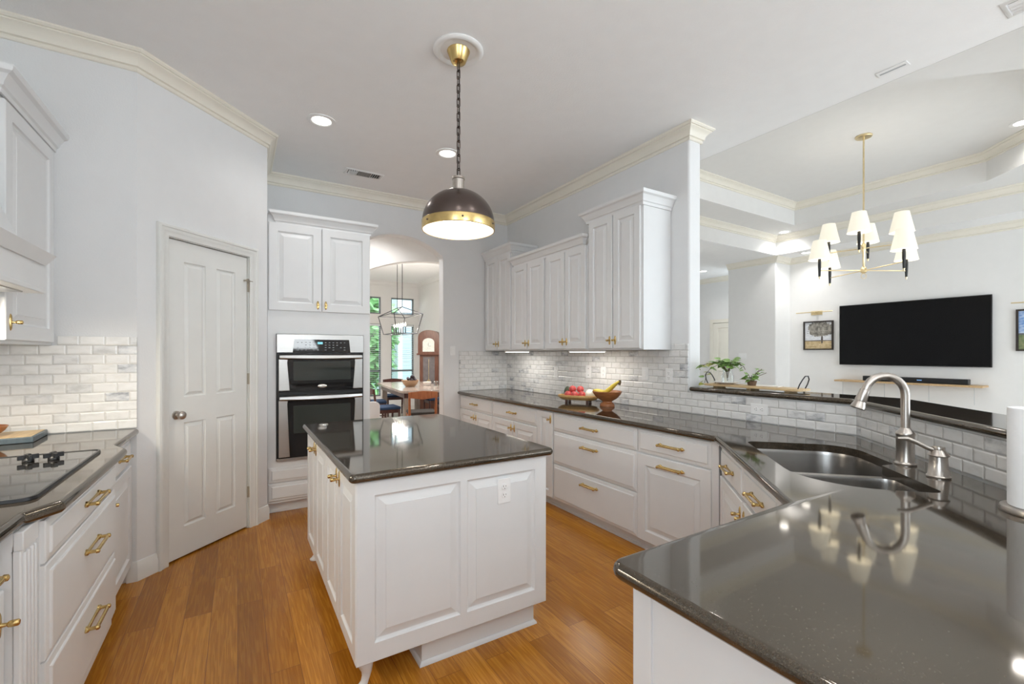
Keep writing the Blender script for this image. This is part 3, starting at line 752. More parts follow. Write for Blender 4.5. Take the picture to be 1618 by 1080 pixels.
ov = thing('double_wall_oven', 'stainless steel double wall oven with black glass doors', 'oven', (OXL + .07, OY, 0))
W_ = .76
MB().box(0, W_, .004, .115, .478, 1.625).build('chassis', BLACK, ov)
pnl = MB().box(0, W_, -.012, .004, 1.455, 1.625).build('control_panel', STEEL, ov, bevel=.004)
MB(UPR.copy()).prism([(.13, 1.458), (.635, 1.458), (.622, 1.578), (.145, 1.578)], .012, .0145).build('display', BLACKGLASS, pnl)
mk = MB()
for r_ in range(4):
    for q in range(13):
        if q in (5, 6) and r_ > 0: continue
        if random.random() < .15: continue
        mk.box(.165 + q * .034, .180 + q * .034, -.0152, -.0142, 1.478 + r_ * .023, 1.483 + r_ * .023)
mk.build('button_markings', PANELGREY, pnl)
MB().box(.34, .385, -.0152, -.0142, 1.535, 1.556).build('clock_display', plain('lit_display', (.02, .05, .06), .3, var=0, emit=(.25, .7, .8), es=.8), pnl)
MB().box(.0, W_, -.010, .004, .478, .500).build('bottom_trim', STEEL, ov, bevel=.003)
def oven_door(z0, z1, wz0, wz1, badge):
    d = MB().box(.015, W_ - .015, -.022, .003, z0, z1).build('oven_door', BLACKGLASS, ov, bevel=.003)
    for sx in (0, 1):
        a = MB(UPR.copy()); q = [(.016, z0 + .012), (.105, z0 + .012), (.068 + .017, z1 - .08), (.09, z1 - .05), (.016, z1 - .05)]
        if sx: q = [(W_ - x, z) for x, z in q]
        a.prism(q, .022, .032); a.build('side_trim', STEEL, d, bevel=.003)
    hm = MB(); R = []
    for i in range(13):
        f = i / 12; x = .02 + (W_ - .04) * f; bow = .022 * (1 - (2 * f - 1) ** 2)
        R.append([(x, -.030, z1 - .018), (x, -.048 - bow, z1 - .016), (x, -.052 - bow, z1 - .040 - bow * .35), (x, -.030, z1 - .055 - bow * .35)])
    hm.loft(R); hm.build('handle', STEEL, d, bevel=.003)
    MB().box(.135, W_ - .125, -.0245, -.021, wz0, wz1).build('window', WINGLASS, d, bevel=.001)
    if badge: MB(Matrix.Translation((W_ / 2, -.022, z0 + .045)) @ Matrix.Diagonal((1, 1, .40, 1))).lathe([(.040, 0), (.040, .003), (.034, .005), (.01, .0055)], axis='Y', n=24).build('badge', CHROME, d)
oven_door(1.100, 1.448, 1.20, 1.375, True); oven_door(.502, 1.075, .72, .97, False)
# switch beside the arch
def plate(name, label, cat, loc, rotz, w_, h_, kind='outlet', horizontal=False, mat=PLASTIC, group=None):
    t = thing(name, label, cat, loc, rotz, group)
    MB().box(-w_ / 2, w_ / 2, -.006, -.0005, -h_ / 2, h_ / 2).build('plate', mat, t, bevel=.003)
    for q in (-1, 1):
        if kind == 'outlet':
            cx, cz = (q * .021, 0) if horizontal else (0, q * .021)
            s_ = MB(Matrix.Translation((cx, -.006, cz))).lathe([(.0165, 0), (.0165, .0025), (.014, .003)], axis='Y', n=18).build('socket', mat, t)
            d = MB(Matrix.Translation((cx, -.0092, cz)) @ (Matrix.Rotation(pi / 2, 4, 'Y') if horizontal else Matrix()))
            d.box(-.008, -.0055, 0, .0006, -.001, .008).box(.0055, .008, 0, .0006, 0, .007).box(-.002, .002, 0, .0006, -.010, -.006)
            d.build('slots', DARKSLOT, s_)
        elif kind == 'switch' and q == 1:
            MB().box(-.0165, .0165, -.010, -.005, -.033, .033).build('rocker', mat, t, bevel=.002)
        elif kind == 'triple' and q == 1:
            for e in (-.045, 0, .045): MB().box(e - .0165, e + .0165, -.010, -.005, -.033, .033).build('rocker', mat, t, bevel=.002)
        elif kind == 'jacks':
            MB(Matrix.Translation((0, -.006, q * .035))).lathe([(.005, 0), (.004, .002)], axis='Y', n=10).build('screw', DARKSLOT, t)
    return t
WG = 'white electrical plates on the long tiled wall'
plate('light_switch', 'white light switch on the grey wall beside the archway', 'light switch', (2.405, Y0, 1.48), 0, .075, .12, 'switch')
TX = XR - .012
plate('wall_outlet', 'white plate under the lit corner cabinets nearest the oven wall', 'outlet', (TX, 4.26, 1.22), -pi / 2, .075, .12, 'switch', group=WG)
plate('wall_outlet', 'white two-screw plate on the tile above the red apples', 'outlet', (TX, 3.68, 1.25), -pi / 2, .085, .14, 'jacks', group=WG)
plate('wall_outlet', 'white outlet on the brightly lit tile above the white onion', 'outlet', (TX, 3.45, 1.25), -pi / 2, .075, .12, 'outlet', group=WG)
plate('light_switch', 'white rocker switch on the tile beyond the banana bowl', 'light switch', (TX, 2.895, 1.26), -pi / 2, .075, .12, 'switch', group=WG)
plate('wall_outlet', 'white upright outlet on the tile near the end of the wall', 'outlet', (TX, 2.625, 1.255), -pi / 2, .075, .125, 'outlet', group=WG)
plate('wall_outlet', 'white sideways outlet on the low tile under the bar ledge', 'outlet', (TX, 1.83, 1.045), -pi / 2, .125, .078, 'outlet', True)
plate('light_switch', 'white three-rocker switch plate on the living room column', 'light switch', (9.10, 5.52, 1.385), -pi / 2, .17, .12, 'triple', mat=PLASTIC)

# ================================================================== ISLAND
isl = thing('kitchen_island', 'white raised-panel kitchen island standing in the middle of the floor', 'island', (.42, 1.94, 0))
IW, IL = .983, 1.52
MB().box(.022, IW, .022, IL, .135, CT - .040).build('body', CAB, isl)
ep = MB(); panel_front(ep, 0.004, IW, .132, CT - .041, .0215, [(.080, .482, .212, .845), (.517, .910, .212, .845)], .048, .003); ep.build('end_panel', CAB, isl, smooth=4)
MB().box(.31, IW - .045, .055, IL - .05, .001, .135).sweep([(.31, IL - .05), (.31, .055), (IW - .045, .055), (IW - .045, IL - .05)][::-1], [(-.0, .001), (-.014, .001), (-.012, .012), (-.004, .02), (0, .02)]).build('plinth', CAB, isl)
DM = Matrix.Rotation(-pi / 2, 4, 'Z')
for i in range(4):
    n0 = IL - .004 - i * .379; mb = MB(DM)          # local x of the turned front runs towards -Y
    a, b = -n0 + .003, -n0 + .376
    panel_front(mb, a, b, .138, CT - .046, .022, [(a + .06, b - .06, .198, CT - .108)], .04)
    d = mb.build('door', CAB, isl, smooth=4)
    kx = b - .032 if i % 2 == 0 else a + .032
    kk = knob_mb(kx, .845); ko = MB(DM); ko.add(kk.v, kk.f); ko.build('knob', BRASS, d)
for y in (.05, IL - .05):
    f = MB()
    R = []
    for z, r_, ox in ((.134, .034, 0), (.115, .036, 0), (.098, .030, -.004), (.075, .022, -.008), (.055, .018, -.006), (.035, .017, .0), (.020, .020, .008), (.010, .026, .014), (.001, .024, .014)):
        R.append([(.05 - ox + r_ * cos(2 * pi * k / 14), y + r_ * sin(2 * pi * k / 14), z) for k in range(14)])
    f.loft(R); f.build('foot', CAB, isl)
it = weighted(slab(MB(), rounded([(.392, 1.912), (1.442, 1.912), (1.442, 3.51), (.392, 3.51)], .03, 5), CT - .0395, CT, .018).build('island_top', GRANITE))
tag(it, 'polished black granite top on the kitchen island', 'countertop')
tag(MB().lathe([(.030, .0002), (.030, .004), (.026, .007), (.005, .008)], (.515, 3.38, CT), 24).build('pop_up_outlet', CHROME), 'round metal pop-up outlet cap on the far island corner', 'outlet')
plate('wall_outlet', 'white upright outlet in the end panel of the island', 'outlet', (1.142, 1.942, .762), 0, .075, .125, 'outlet')

# pendant
pd = thing('pendant_lamp', 'bronze dome pendant lamp with brass band on a chain', 'lamp', (1.19, 2.59, CZ))
MB().lathe([(.155, -.0005), (.158, -.006), (.150, -.014), (.130, -.017), (.122, -.013), (.112, -.006), (.112, -.004), (.02, -.004)], n=40).build('ceiling_medallion', plain('white_plaster', (.84, .84, .83), .6, var=.01), pd)
MB().lathe([(.070, -.004), (.072, -.008), (.070, -.012), (.046, -.075), (.040, -.080), (.012, -.084)], n=32).build('canopy', BRASS, pd)
PZ = 2.225 - CZ      # rim height
ch = MB(); z = -.085; i = 0; zend = PZ + .345
nlk = int((-.085 - zend) / .043); stp = (-.085 - zend) / nlk
for i in range(nlk):
    zc = -.085 - stp * (i + .5); hh = .0275; ww = .0105
    p = rounded([(-ww, -hh), (ww, -hh), (ww, hh), (-ww, hh)], .006, 3)
    a = i % 2 * pi / 2 + .5
    ch.tube([(x * cos(a), x * sin(a), zc + q) for x, q in p], .0037, 6, closed=True)
ch.build('chain', BRONZE, pd)
MB().tube([(.002, 0, -.08), (.004, .003, -.4), (-.002, .002, zend)], .0022, 6).build('cord', DARKSLOT, pd)
MB().lathe([(.006, PZ + .35), (.012, PZ + .345), (.040, PZ + .338), (.041, PZ + .325), (.036, PZ + .322), (.036, PZ + .255)], n=28, cap=False).build('socket_cap', NICKEL, pd)
RD = .226; prof = [(.036, PZ + .258)]
for i in range(15):
    a = pi / 2 * (1 - i / 14); prof.append((max(.04, RD * cos(a)), PZ + .052 + .205 * sin(a)))
dm = MB().lathe(prof, n=48, cap=False).build('dome', BRONZE, pd, smooth=60)
MB().lathe([(RD + .0005, PZ + .056), (RD + .004, PZ + .052), (RD + .004, PZ + .004), (RD + .002, PZ), (RD - .003, PZ), (RD - .003, PZ + .05)], n=48, cap=False).build('band', BRASS, pd)
bs = MB()
for i in range(6):
    a = i * pi / 3 + .2; bs.ball(((RD + .005) * cos(a), (RD + .005) * sin(a), PZ + .028), .006, n=8, m=5)
bs.build('band_screws', BRONZE, pd)
MB().lathe([(RD - .004, PZ + .002)] + [(max(.03, (RD - .006) * cos(pi / 2 * i / 12)), PZ + .05 + .198 * sin(pi / 2 * i / 12)) for i in range(13)], n=48, cap=False).build('lining', DOMEIN, pd, smooth=60)
for i in range(3):
    a = i * 2 * pi / 3 + .9; q = (.07 * cos(a), .07 * sin(a), PZ + .055)
    b = MB().ball(q, .03, .03, .034); b.lathe([(.014, q[2] + .03), (.014, q[2] + .08)], (q[0], q[1], 0), 12); b.build('bulb', BULB, pd)
    lamp('bulb_glow', 'POINT', (q[0], q[1], PZ + .03), 1.3, WARM, parent=pd, shadow_soft_size=.035)

# ================================================================== LEFT SIDE: COOKTOP RUN
CL = .975
lo = [(-1.249, AY - .013), (-.535, AY - .013), (-.543, 3.09), (-.476, 2.945), (-.480, 2.01), (-.543, 1.91), (-.543, -1.2), (-1.249, -1.2)]
lc = weighted(slab(MB(), rounded(list(reversed(lo)), [0, 0, .02, .03, .02, .02, .02, 0], 4), CL - .042, CL, .018).build('countertop', GRANITE))
tag(lc, 'dark granite cooktop counter with a stepped-out front edge', 'countertop')
def left_unit(label, y0, y1, xf, zbot=.11):
    t = thing('base_cabinet', label, 'cabinet', (xf, y0, 0), pi / 2, 'white base cabinets under the cooktop counter')
    dpt = xf + 1.249
    MB().box(.001, y1 - y0 - .001, .022, dpt, zbot, CL - .043).build('body', CAB, t)
    MB().box(.001, y1 - y0 - .001, .09, .11, .001, zbot).build('toe_kick', CAB, t)
    return t
t = left_unit('narrow white base cabinet between the wide drawers and the end tile wall', 3.0, AY - .02, -.572)
w_ = AY - .02 - 3.0
drawer_part(t, .03, w_ - .004, .755, .915, (w_ / 2 + .05, .84, .16)); door_part(t, .03, w_ - .004, .115, .745, knob=(.07, .66))
t = left_unit('wide white three-drawer cabinet below the glass cooktop', 1.985, 2.93, -.512)
w_ = 2.93 - 1.985
drawer_part(t, .004, w_ - .004, .785, .922, (w_ * .52, .855, .20)); drawer_part(t, .004, w_ - .004, .475, .778, (w_ * .52, .665, .20)); drawer_part(t, .004, w_ - .004, .165, .468, (w_ * .52, .36, .20))
MB().box(w_ - .0, w_ + .07, .03, .06, .115, CL - .043).build('side_filler', CAB, t)
t = left_unit('fluted white pilaster cabinet post beside the wide drawers', 1.865, 1.983, -.535)
pl = MB().box(0, .118, 0, .022, .875, CL - .044).box(.0, .118, .006, .022, .115, .875)
for i in range(4): pl.box(.014 + i * .026, .014 + i * .026 + .013, -.001, .008, .14, .865)
pl.build('fluted_post', CAB, t, bevel=.003)
t = left_unit('white base cabinet closest to the camera on the cooktop wall', 1.10, 1.863, -.572)
w_ = .763
drawer_part(t, .004, w_ - .004, .785, .922, (w_ - .20, .845, .20)); door_part(t, .004, w_ - .004, .115, .775, knob=(w_ - .045, .69))
# cooktop
ck = thing('glass_cooktop', 'black glass cooktop set into the dark counter', 'cooktop', (-.85, 2.485, CL))
cp = rounded([(.276, -.425), (.276, .425), (-.28, .425), (-.28, -.425)], .03, 4)
MB().prism(cp, .0005, .008).build('glass', COOKGLASS, ck)
R = [[(*p, .0006) for p in offset_poly(cp, -.010)], [(*p, .011) for p in offset_poly(cp, -.008)], [(*p, .0115) for p in offset_poly(cp, -.001)], [(*p, .0085) for p in cp]]
MB().loft(R, False, False).build('frame', BLACK, ck)
for x in (.075, .155):
    k_ = MB(Matrix.Translation((x, .265, .0085)))
    k_.lathe([(.020, 0), (.019, .010), (.012, .014), (.010, .034), (.004, .036)], n=16)
    for a in range(4):
        k_.M = Matrix.Translation((x, .265, .0085)) @ Matrix.Rotation(a * pi / 2 + .5, 4, 'Z'); k_.box(.005, .033, -.006, .006, .010, .030)
    k_.build('knob', BLACK, ck, bevel=.002)
# cutting board and a wooden bowl edge on it
tag(MB(Matrix.Translation((-1.06, 3.50, CL)) @ Matrix.Rotation(.06, 4, 'Z')).box(-.16, .12, -.13, .15, .0005, .032).build('cutting_board', BLUEB, bevel=.004), 'thick square cutting board with blue painted edges on cooktop counter', 'cutting board')
D.objects['cutting_board'].name = 'cutting_board'
cbw = D.objects['cutting_board']; MB(Matrix.Translation((-1.06, 3.50, CL)) @ Matrix.Rotation(.06, 4, 'Z')).box(-.15, .11, -.12, .14, .0318, .0345).build('top_face', BOARDW, cbw)
tag(MB().lathe([(.030, .0005), (.040, .004), (.070, .03), (.085, .055), (.082, .056), (.065, .03), (.035, .009), (.005, .006)], (-1.135, 3.46, CL + .0345), 28).build('small_bowl', BOWLW), 'small brown wooden bowl on the cutting board', 'bowl')
# upper cabinet and hood on the cooktop wall
lu = thing('upper_cabinet', 'white upper cabinet between the range hood and the end wall', 'cabinet', (-.919, 2.965, 0), pi / 2)
w_ = AY - .001 - 2.965
MB().box(.001, w_, .022, .33, 1.50, 2.66).build('body', CAB, lu)
door_part(lu, .035, w_ - .045, 1.515, 2.635, knob=(.085, 1.60), frame=.075, bevel=.05)
MB().sweep([(0, .33), (0, .012), (w_, .012)][::1], [(o_, h_ + 2.645) for o_, h_ in CROWN]).build('crown_moulding', CAB, lu, smooth=24)
hd_ = thing('range_hood', 'white sloping range hood over the cooktop', 'range hood', (-1.249, 2.005, 0))
HW = .955; hb = MB()
prof_h = [(.0, 1.905), (.435, 1.905), (.10, 2.72), (.0, 2.72)]
hb.loft([[(x, 0.012, z) for x, z in prof_h], [(x, HW - .085, z) for x, z in prof_h]]); hb.build('chimney', CAB, hd_)
MB().box(0, .468, .0, HW, 1.755, 1.875).build('frieze', CAB, hd_)
MB().sweep([(.0, HW - .022), (.468, HW - .022), (.468, .022), (0, .022)], [(-.01, 1.865), (-.0, 1.865), (.004, 1.880), (.014, 1.888), (.018, 1.905), (-.0, 1.915), (-.04, 1.915)]).build('top_moulding', CAB, hd_)
o = MB().box(0, .474, -.003, HW + .003, 1.733, 1.757).build('lip', CAB, hd_, bevel=.004)
MB().box(.06, .42, .08, HW - .08, 1.728, 1.734).build('filter', STEEL, hd_)
lamp('hood_glow', 'AREA', (.25, HW / 2, 1.72), 15, (1, .9, .74), (0, 0, 0), hd_, shape='RECTANGLE', size=.2, size_y=.5)

# ================================================================== THINGS ON THE LONG COUNTER
ft = thing('footed_tray', 'oval wooden footed tray holding apples and onion on the counter', 'tray', (2.955, 3.53, CT), -1.05)
el = [(.215 * math.copysign(abs(cos(a)) ** .75, cos(a)), .105 * math.copysign(abs(sin(a)) ** .75, sin(a))) for a in [2 * pi * i / 36 for i in range(36)]]
el0 = [(x * .86, y * .80) for x, y in el]; el2 = [(x * .96, y * .93) for x, y in el]; el3 = [(x * .83, y * .76) for x, y in el]
MB().loft([[(x * .9, y * .86, .030) for x, y in el0], [(*p, .036) for p in el0], [(*p, .060) for p in el], [(*p, .076) for p in el], [(*p, .078) for p in el2], [(*p, .046) for p in el3]]).build('tray', TRAYW, ft)
for x in (-.11, .11):
    for y in (-.045, .045): MB().box(x - .012, x + .012, y - .012, y + .012, .0003, .0305).build('foot', CHAIRW, ft, bevel=.003)
FM = ft.matrix_basis.copy(); FM = Matrix.Translation((2.955, 3.53, CT)) @ Matrix.Rotation(-1.05, 4, 'Z')
def fruit(name, label, cat, p, r, mat, group=None, sq=.9, stem=True, rot=0):
    q = FM @ Vector(p); t = thing(name, label, cat, q, rot, group)
    m = MB().lathe([(max(.002, r * sin(th) * (1 + .05 * sin(2 * th))), -r * sq * cos(th) + (.12 * r * max(0, cos(th)) ** 6 if 0 else 0)) for th in [pi * k / 12 for k in range(13)]], n=20)
    m.build('flesh', mat, t, smooth=80)
    if stem: MB().tube([(0, 0, r * sq * .92), (.003, .002, r * sq + .012)], .0018, 6).build('stem', STEM, t)
    return t
AG = 'red apples piled on the footed tray'
for p, l in (((-.105, -.018, .082), 'red apple at the end of the tray next to the avocado'), ((-.03, -.03, .082), 'red apple in the middle of the front bottom row'),
             ((.045, -.02, .084), 'red apple on the tray beside the white onion'), ((-.07, .022, .134), 'red apple on top of the pile, avocado side'), ((.012, .025, .134), 'red apple on top of the pile, onion side')):
    fruit('apple', l, 'apple', p, .038, APPLE, AG)
fruit('onion', 'round white onion on the footed tray', 'onion', (.125, .0, .094), .050, ONION, None, .95)
fruit('avocado', 'dark green avocado behind the apples on the tray', 'avocado', (-.13, .04, .104), .040, AVOC, None, 1.35, False)
fb = thing('fruit_bowl', 'turned wooden pedestal bowl full of bananas on the counter', 'bowl', (2.99, 3.15, CT))
MB().lathe([(.068, .0003), (.070, .012), (.062, .028), (.046, .038), (.044, .046), (.058, .054), (.095, .078), (.125, .112), (.140, .138), (.141, .142), (.134, .143), (.118, .114), (.085, .08), (.03, .066), (.005, .064)], n=36).build('bowl', BOWLW, fb)
bn = thing('banana_bunch', 'bunch of yellow bananas lying in the wooden bowl', 'bananas', (2.99, 3.15, CT + .088), -1.1)
for i in range(4):
    P = []; rr = []
    for k_ in range(9):
        f = k_ / 8; a = -1.0 + 1.75 * f
        P.append((-.125 + .245 * f, (i - 1.5) * .030 * (1 - .8 * f), .064 - .022 * sin(pi * min(1, f * 1.25)) + .085 * max(0, f - .45) ** 1.1 * 2)); rr.append((.005, .013, .017, .019, .0195, .019, .017, .013, .009)[k_])
    MB().tube(P, rr, 8).build('banana', BANANA, bn, smooth=60)
MB().tube([(.112, 0, .120), (.122, 0, .145), (.124, 0, .162)], [.018, .015, .012], 8).build('stem', STEM, bn)

# faucet and lever
fx, fy = uv(-2.392, 1.262)
fc = thing('kitchen_faucet', 'brushed nickel pull-down gooseneck faucet behind the sink', 'faucet', (fx, fy, CT), radians(45) - pi / 2 + pi / 2)
MB().lathe([(.040, .0003), (.041, .006), (.034, .012), (.033, .016), (.033, .130), (.036, .136), (.034, .146), (.022, .158), (.0185, .166)], n=28).build('base', NICKEL, fc)
# local: -Y of rotz=45deg points to (sin45,-cos45)=(+,-); spout must run to -v=(-1,1)/sqrt2 = +Y local
P = [(0, 0, .16), (0, 0, .25), (0, 0, .315)]
for k_ in range(1, 11):
    a = pi * k_ / 10 * .93; P.append((0, .080 - .080 * cos(a), .315 + .085 * sin(a)))
MB().tube(P, .0168, 16).build('spout', NICKEL, fc, smooth=70)
e = Vector(P[-1]); dr_ = (Vector(P[-1]) - Vector(P[-2])).normalized()
q = [e + dr_ * s_ for s_ in (-.004, .0, .006, .05, .056, .075, .088, .092)]
MB().tube([tuple(p) for p in q], [.0168, .020, .020, .0235, .0215, .0275, .030, .026], 18).build('spray_head', NICKEL, fc, smooth=28)
lx, ly = uv(-2.175, 1.262)
lv = thing('faucet_lever', 'brushed nickel lever control standing beside the faucet', 'faucet', (lx, ly, CT), radians(45))
MB().lathe([(.038, .0003), (.039, .006), (.034, .012), (.029, .07), (.029, .085), (.036, .090), (.030, .098), (.020, .112), (.021, .118), (.020, .124), (.005, .126)], n=26).build('body', NICKEL, lv)
MB().tube([(0, .0, .106), (.003, .03, .114), (.008, .07, .136), (.012, .10, .150), (.014, .135, .150)], [.011, .009, .0085, .0095, .006], 12).build('lever', NICKEL, lv, smooth=70)
# paper towel
pt = thing('paper_towel_holder', 'round steel paper towel holder on the peninsula', 'paper towel holder', (2.137, .330, CT))
MB().lathe([(.088, .0003), (.090, .006), (.086, .018), (.080, .020), (.012, .021)], n=36).build('base', NICKEL, pt)
MB().tube([(0, 0, .02), (0, 0, .345)], .008, 10).ball((0, 0, .352), .014).build('rod', NICKEL, pt)
MB().lathe([(.020, .022), (.069, .022), (.070, .026), (.070, .327), (.069, .331), (.020, .331), (.020, .022)], (2.137, .330, CT), 40, cap=False).build('paper_towel_roll', PAPER)
tag(D.objects['paper_towel_roll'], 'white paper towel roll standing on its steel holder', 'paper towel roll')

# ------------------------------------------------------------------ bar ledge decor
LZ = 1.172
ty0, ty1 = 1.60, 2.36; tl = ty1 - ty0
bt = thing('serving_tray', 'long pale wooden tray with iron loop handles on the bar ledge', 'tray', (3.40, (ty0 + ty1) / 2, LZ))
MB().prism(rounded([(-.085, -tl / 2), (.085, -tl / 2), (.085, tl / 2), (-.085, tl / 2)], .03, 4), .012, .028).build('board', BOARDW, bt, bevel=.003)
for y in (-tl / 2 + .10, 0.0, tl / 2 - .10): MB().box(-.06, .06, y - .018, y + .018, .0003, .0122).build('foot', BOARDW, bt, bevel=.004)
for s_ in (-1, 1):
    y = s_ * (tl / 2 - .03)
    MB().tube([(-.05, y, .024), (-.055, y + s_ * .015, .06), (-.045, y + s_ * .03, .095), (-.02, y + s_ * .035, .118), (.02, y + s_ * .035, .118), (.045, y + s_ * .03, .095), (.055, y + s_ * .015, .06), (.05, y, .024)], .0042, 8).build('handle', IRON, bt)
BZ = LZ + .0285
plt = MB().lathe([(.05, .0003), (.055, .003), (.085, .012), (.105, .017), (.104, .019), (.08, .014), (.05, .006), (.005, .005)], (3.40, 2.20, BZ), 36).build('serving_plate', CERAM)
tag(plt, 'shallow white plate under the glass vase on the tray', 'plate')
vz = BZ + .0065
va = thing('glass_vase', 'clear glass vase of trailing pothos on the white plate', 'vase', (3.40, 2.19, vz))
MB().lathe([(.005, .0003), (.045, .0003), (.048, .006), (.046, .06), (.036, .085), (.034, .095), (.037, .108), (.035, .108), (.032, .095), (.034, .085), (.043, .058), (.044, .010), (.005, .008)], n=28, cap=False).build('vase', GLASS, va)
def leaf(mb, p, d, up, L, w_):
    d = Vector(d).normalized(); up = Vector(up); s_ = d.cross(up).normalized(); up = s_.cross(d)
    pts = [(0, 0, 0), (.18, .42, .05), (.45, .50, .02), (.78, .28, -.05), (1, 0, -.16), (.78, -.28, -.05), (.45, -.50, .02), (.18, -.42, .05), (.45, 0, -.06)]
    vs = [tuple(Vector(p) + d * (a * L) + s_ * (b * w_) + up * (c_ * L)) for a, b, c_ in pts]
    b = len(mb.v); mb.v += vs; mb.f += [tuple(b + i for i in f) for f in ((0, 1, 8), (1, 2, 8), (2, 3, 8), (3, 4, 8), (4, 5, 8), (5, 6, 8), (6, 7, 8), (7, 0, 8))]
def vine(path, nl, st, lf, lf2=None, size=.055, rng=random, f0=0.0):
    P = [Vector(p) for p in path]
    sm_ = []
    for i in range(len(P) - 1):
        for k_ in range(4): sm_.append(P[i].lerp(P[i + 1], k_ / 4))
    sm_.append(P[-1]); st.tube([tuple(p) for p in sm_], .0022, 6)
    for i in range(nl):
        f = f0 + (1 - f0) * (i + .6) / nl; p = sm_[min(int(f * len(sm_)), len(sm_) - 1)]
        a = rng.uniform(0, 2 * pi); d = Vector((cos(a), sin(a), rng.uniform(-.5, .5))); L = size * rng.uniform(.75, 1.2)
        tgt = lf2 if (lf2 is not None and rng.random() < .5) else lf
        leaf(tgt, p + d * .012, d, (rng.uniform(-.6, .2), rng.uniform(-.5, .1), 1), L, L * .85)
st, lf, lf2 = MB(), MB(), MB(); rng = random.Random(5)
top = (0, 0, .10)
for k_ in range(13):
    a = rng.uniform(0, 2 * pi); r_ = rng.uniform(.03, .09); vine([(0, 0, .02), (.01 * cos(a), .01 * sin(a), .09), (r_ * .6 * cos(a), r_ * .9 * sin(a), .160), (r_ * .8 * cos(a), r_ * 1.25 * sin(a), .150 + rng.uniform(-.03, .04))], 5, st, lf, None, .058, rng, .52)
vine([(0, .0, .09), (-.01, .05, .17), (-.02, .12, .165), (-.04, .18, .15), (-.05, .235, .12)], 13, st, lf, lf2, .052, rng, .2)
vine([(0, .0, .09), (-.01, .07, .15), (-.03, .13, .12), (-.04, .165, .075), (-.04, .172, .03), (-.05, .175, -.005)], 8, st, lf2, lf, .046, rng, .15)
vine([(0, 0, .09), (.01, -.04, .18), (.015, -.09, .165), (.01, -.13, .14), (.0, -.15, .115)], 6, st, lf, None, .044, rng, .2)
pot = thing('trailing_plant', 'trailing pothos vine with green and yellowing leaves in the vase', 'plant', (3.40, 2.19, vz))
st.build('stems', STEM, pot); lf.build('green_leaves', LEAF, pot, smooth=80); lf2.build('yellow_leaves', LEAFY, pot, smooth=80)
sp_ = thing('small_plant', 'small leafy plant in a brown nursery pot on the tray', 'plant', (3.43, 2.005, BZ))
MB().lathe([(.028, .0003), (.036, .030), (.038, .034), (.033, .035), (.03, .025)], n=20).build('pot', plain('brown_pot', (.16, .10, .06), .8, var=.2, scale=40), sp_)
st, lf = MB(), MB()
for a, r_, hgt in ((0.2, .06, .06), (1.4, .05, .10), (2.6, .06, .05), (3.6, .05, .08), (4.6, .085, .13), (5.2, .10, .10), (5.8, .06, .12)):
    vine([(0, 0, .02), (r_ * .4 * cos(a), r_ * .4 * sin(a), hgt * .7), (r_ * cos(a), r_ * sin(a), hgt)], 4, st, lf, None, .050, rng, .3)
st.build('stems', STEM, sp_); lf.build('green_leaves', LEAF, sp_, smooth=80)
tag(MB(Matrix.Translation((3.42, 1.86, BZ)) @ Matrix.Rotation(.1, 4, 'Z')).box(-.05, .05, -.08, .08, .0003, .009).build('folded_napkin', CERAM, bevel=.003), 'folded white napkin lying on the wooden tray beside the plant', 'napkin')

# ================================================================== LIVING ROOM
chn = thing('chandelier', 'two-tier brass chandelier with eight lit white tapered shades', 'chandelier', (6.53, 2.42, Z1), radians(-31.5))
hz = 2.46 - Z1; uz = 2.73 - Z1
MB().lathe([(.085, -.0005), (.087, -.012), (.080, -.022), (.015, -.028)], n=32).build('canopy', GOLD, chn)
MB().tube([(0, 0, -.02), (0, 0, uz + .05)], .009, 12).build('stem', GOLD, chn)
MB().lathe([(.012, uz + .07), (.022, uz + .05), (.022, uz - .03), (.014, uz - .05), (.012, hz + .05), (.030, hz + .03), (.032, hz - .02), (.012, hz - .035)], n=24).build('hub', GOLD, chn)
MB().tube([(.032 * cos(a), 0, hz - .068 + .032 * sin(a)) for a in [2 * pi * i / 20 for i in range(20)]], .003, 6, closed=True).build('pull_ring', GOLD, chn)
for (sx, sy, zz) in ((-.25, .25, uz), (.25, -.25, uz), (-.25, -.25, uz), (.25, .25, uz), (-.54, .0, hz), (.54, .02, hz), (-.03, .54, hz), (.02, -.54, hz)):
    a = MB().tube([(0, 0, zz), (sx, sy, zz)], .006, 8).build('arm', GOLD, chn)
    MB().tube([(sx, sy, zz - .075), (sx, sy, zz + .05), (sx, sy, zz + .14)], [.012, .017, .017], 12).build('candle_sleeve', BLACK, a)
    MB().tube([(sx, sy, zz - .105), (sx, sy, zz - .075)], [.006, .0115], 10).build('finial', GOLD, a)
    MB().lathe([(.118, zz + .13), (.070, zz + .365), (.069, zz + .365), (.117, zz + .13)], (sx, sy, 0), 28, cap=False).build('lamp_shade', SHADE, a)
    lamp('shade_glow', 'POINT', (sx, sy, zz + .22), 1.6, (1, .94, .84), parent=chn, shadow_soft_size=.04)

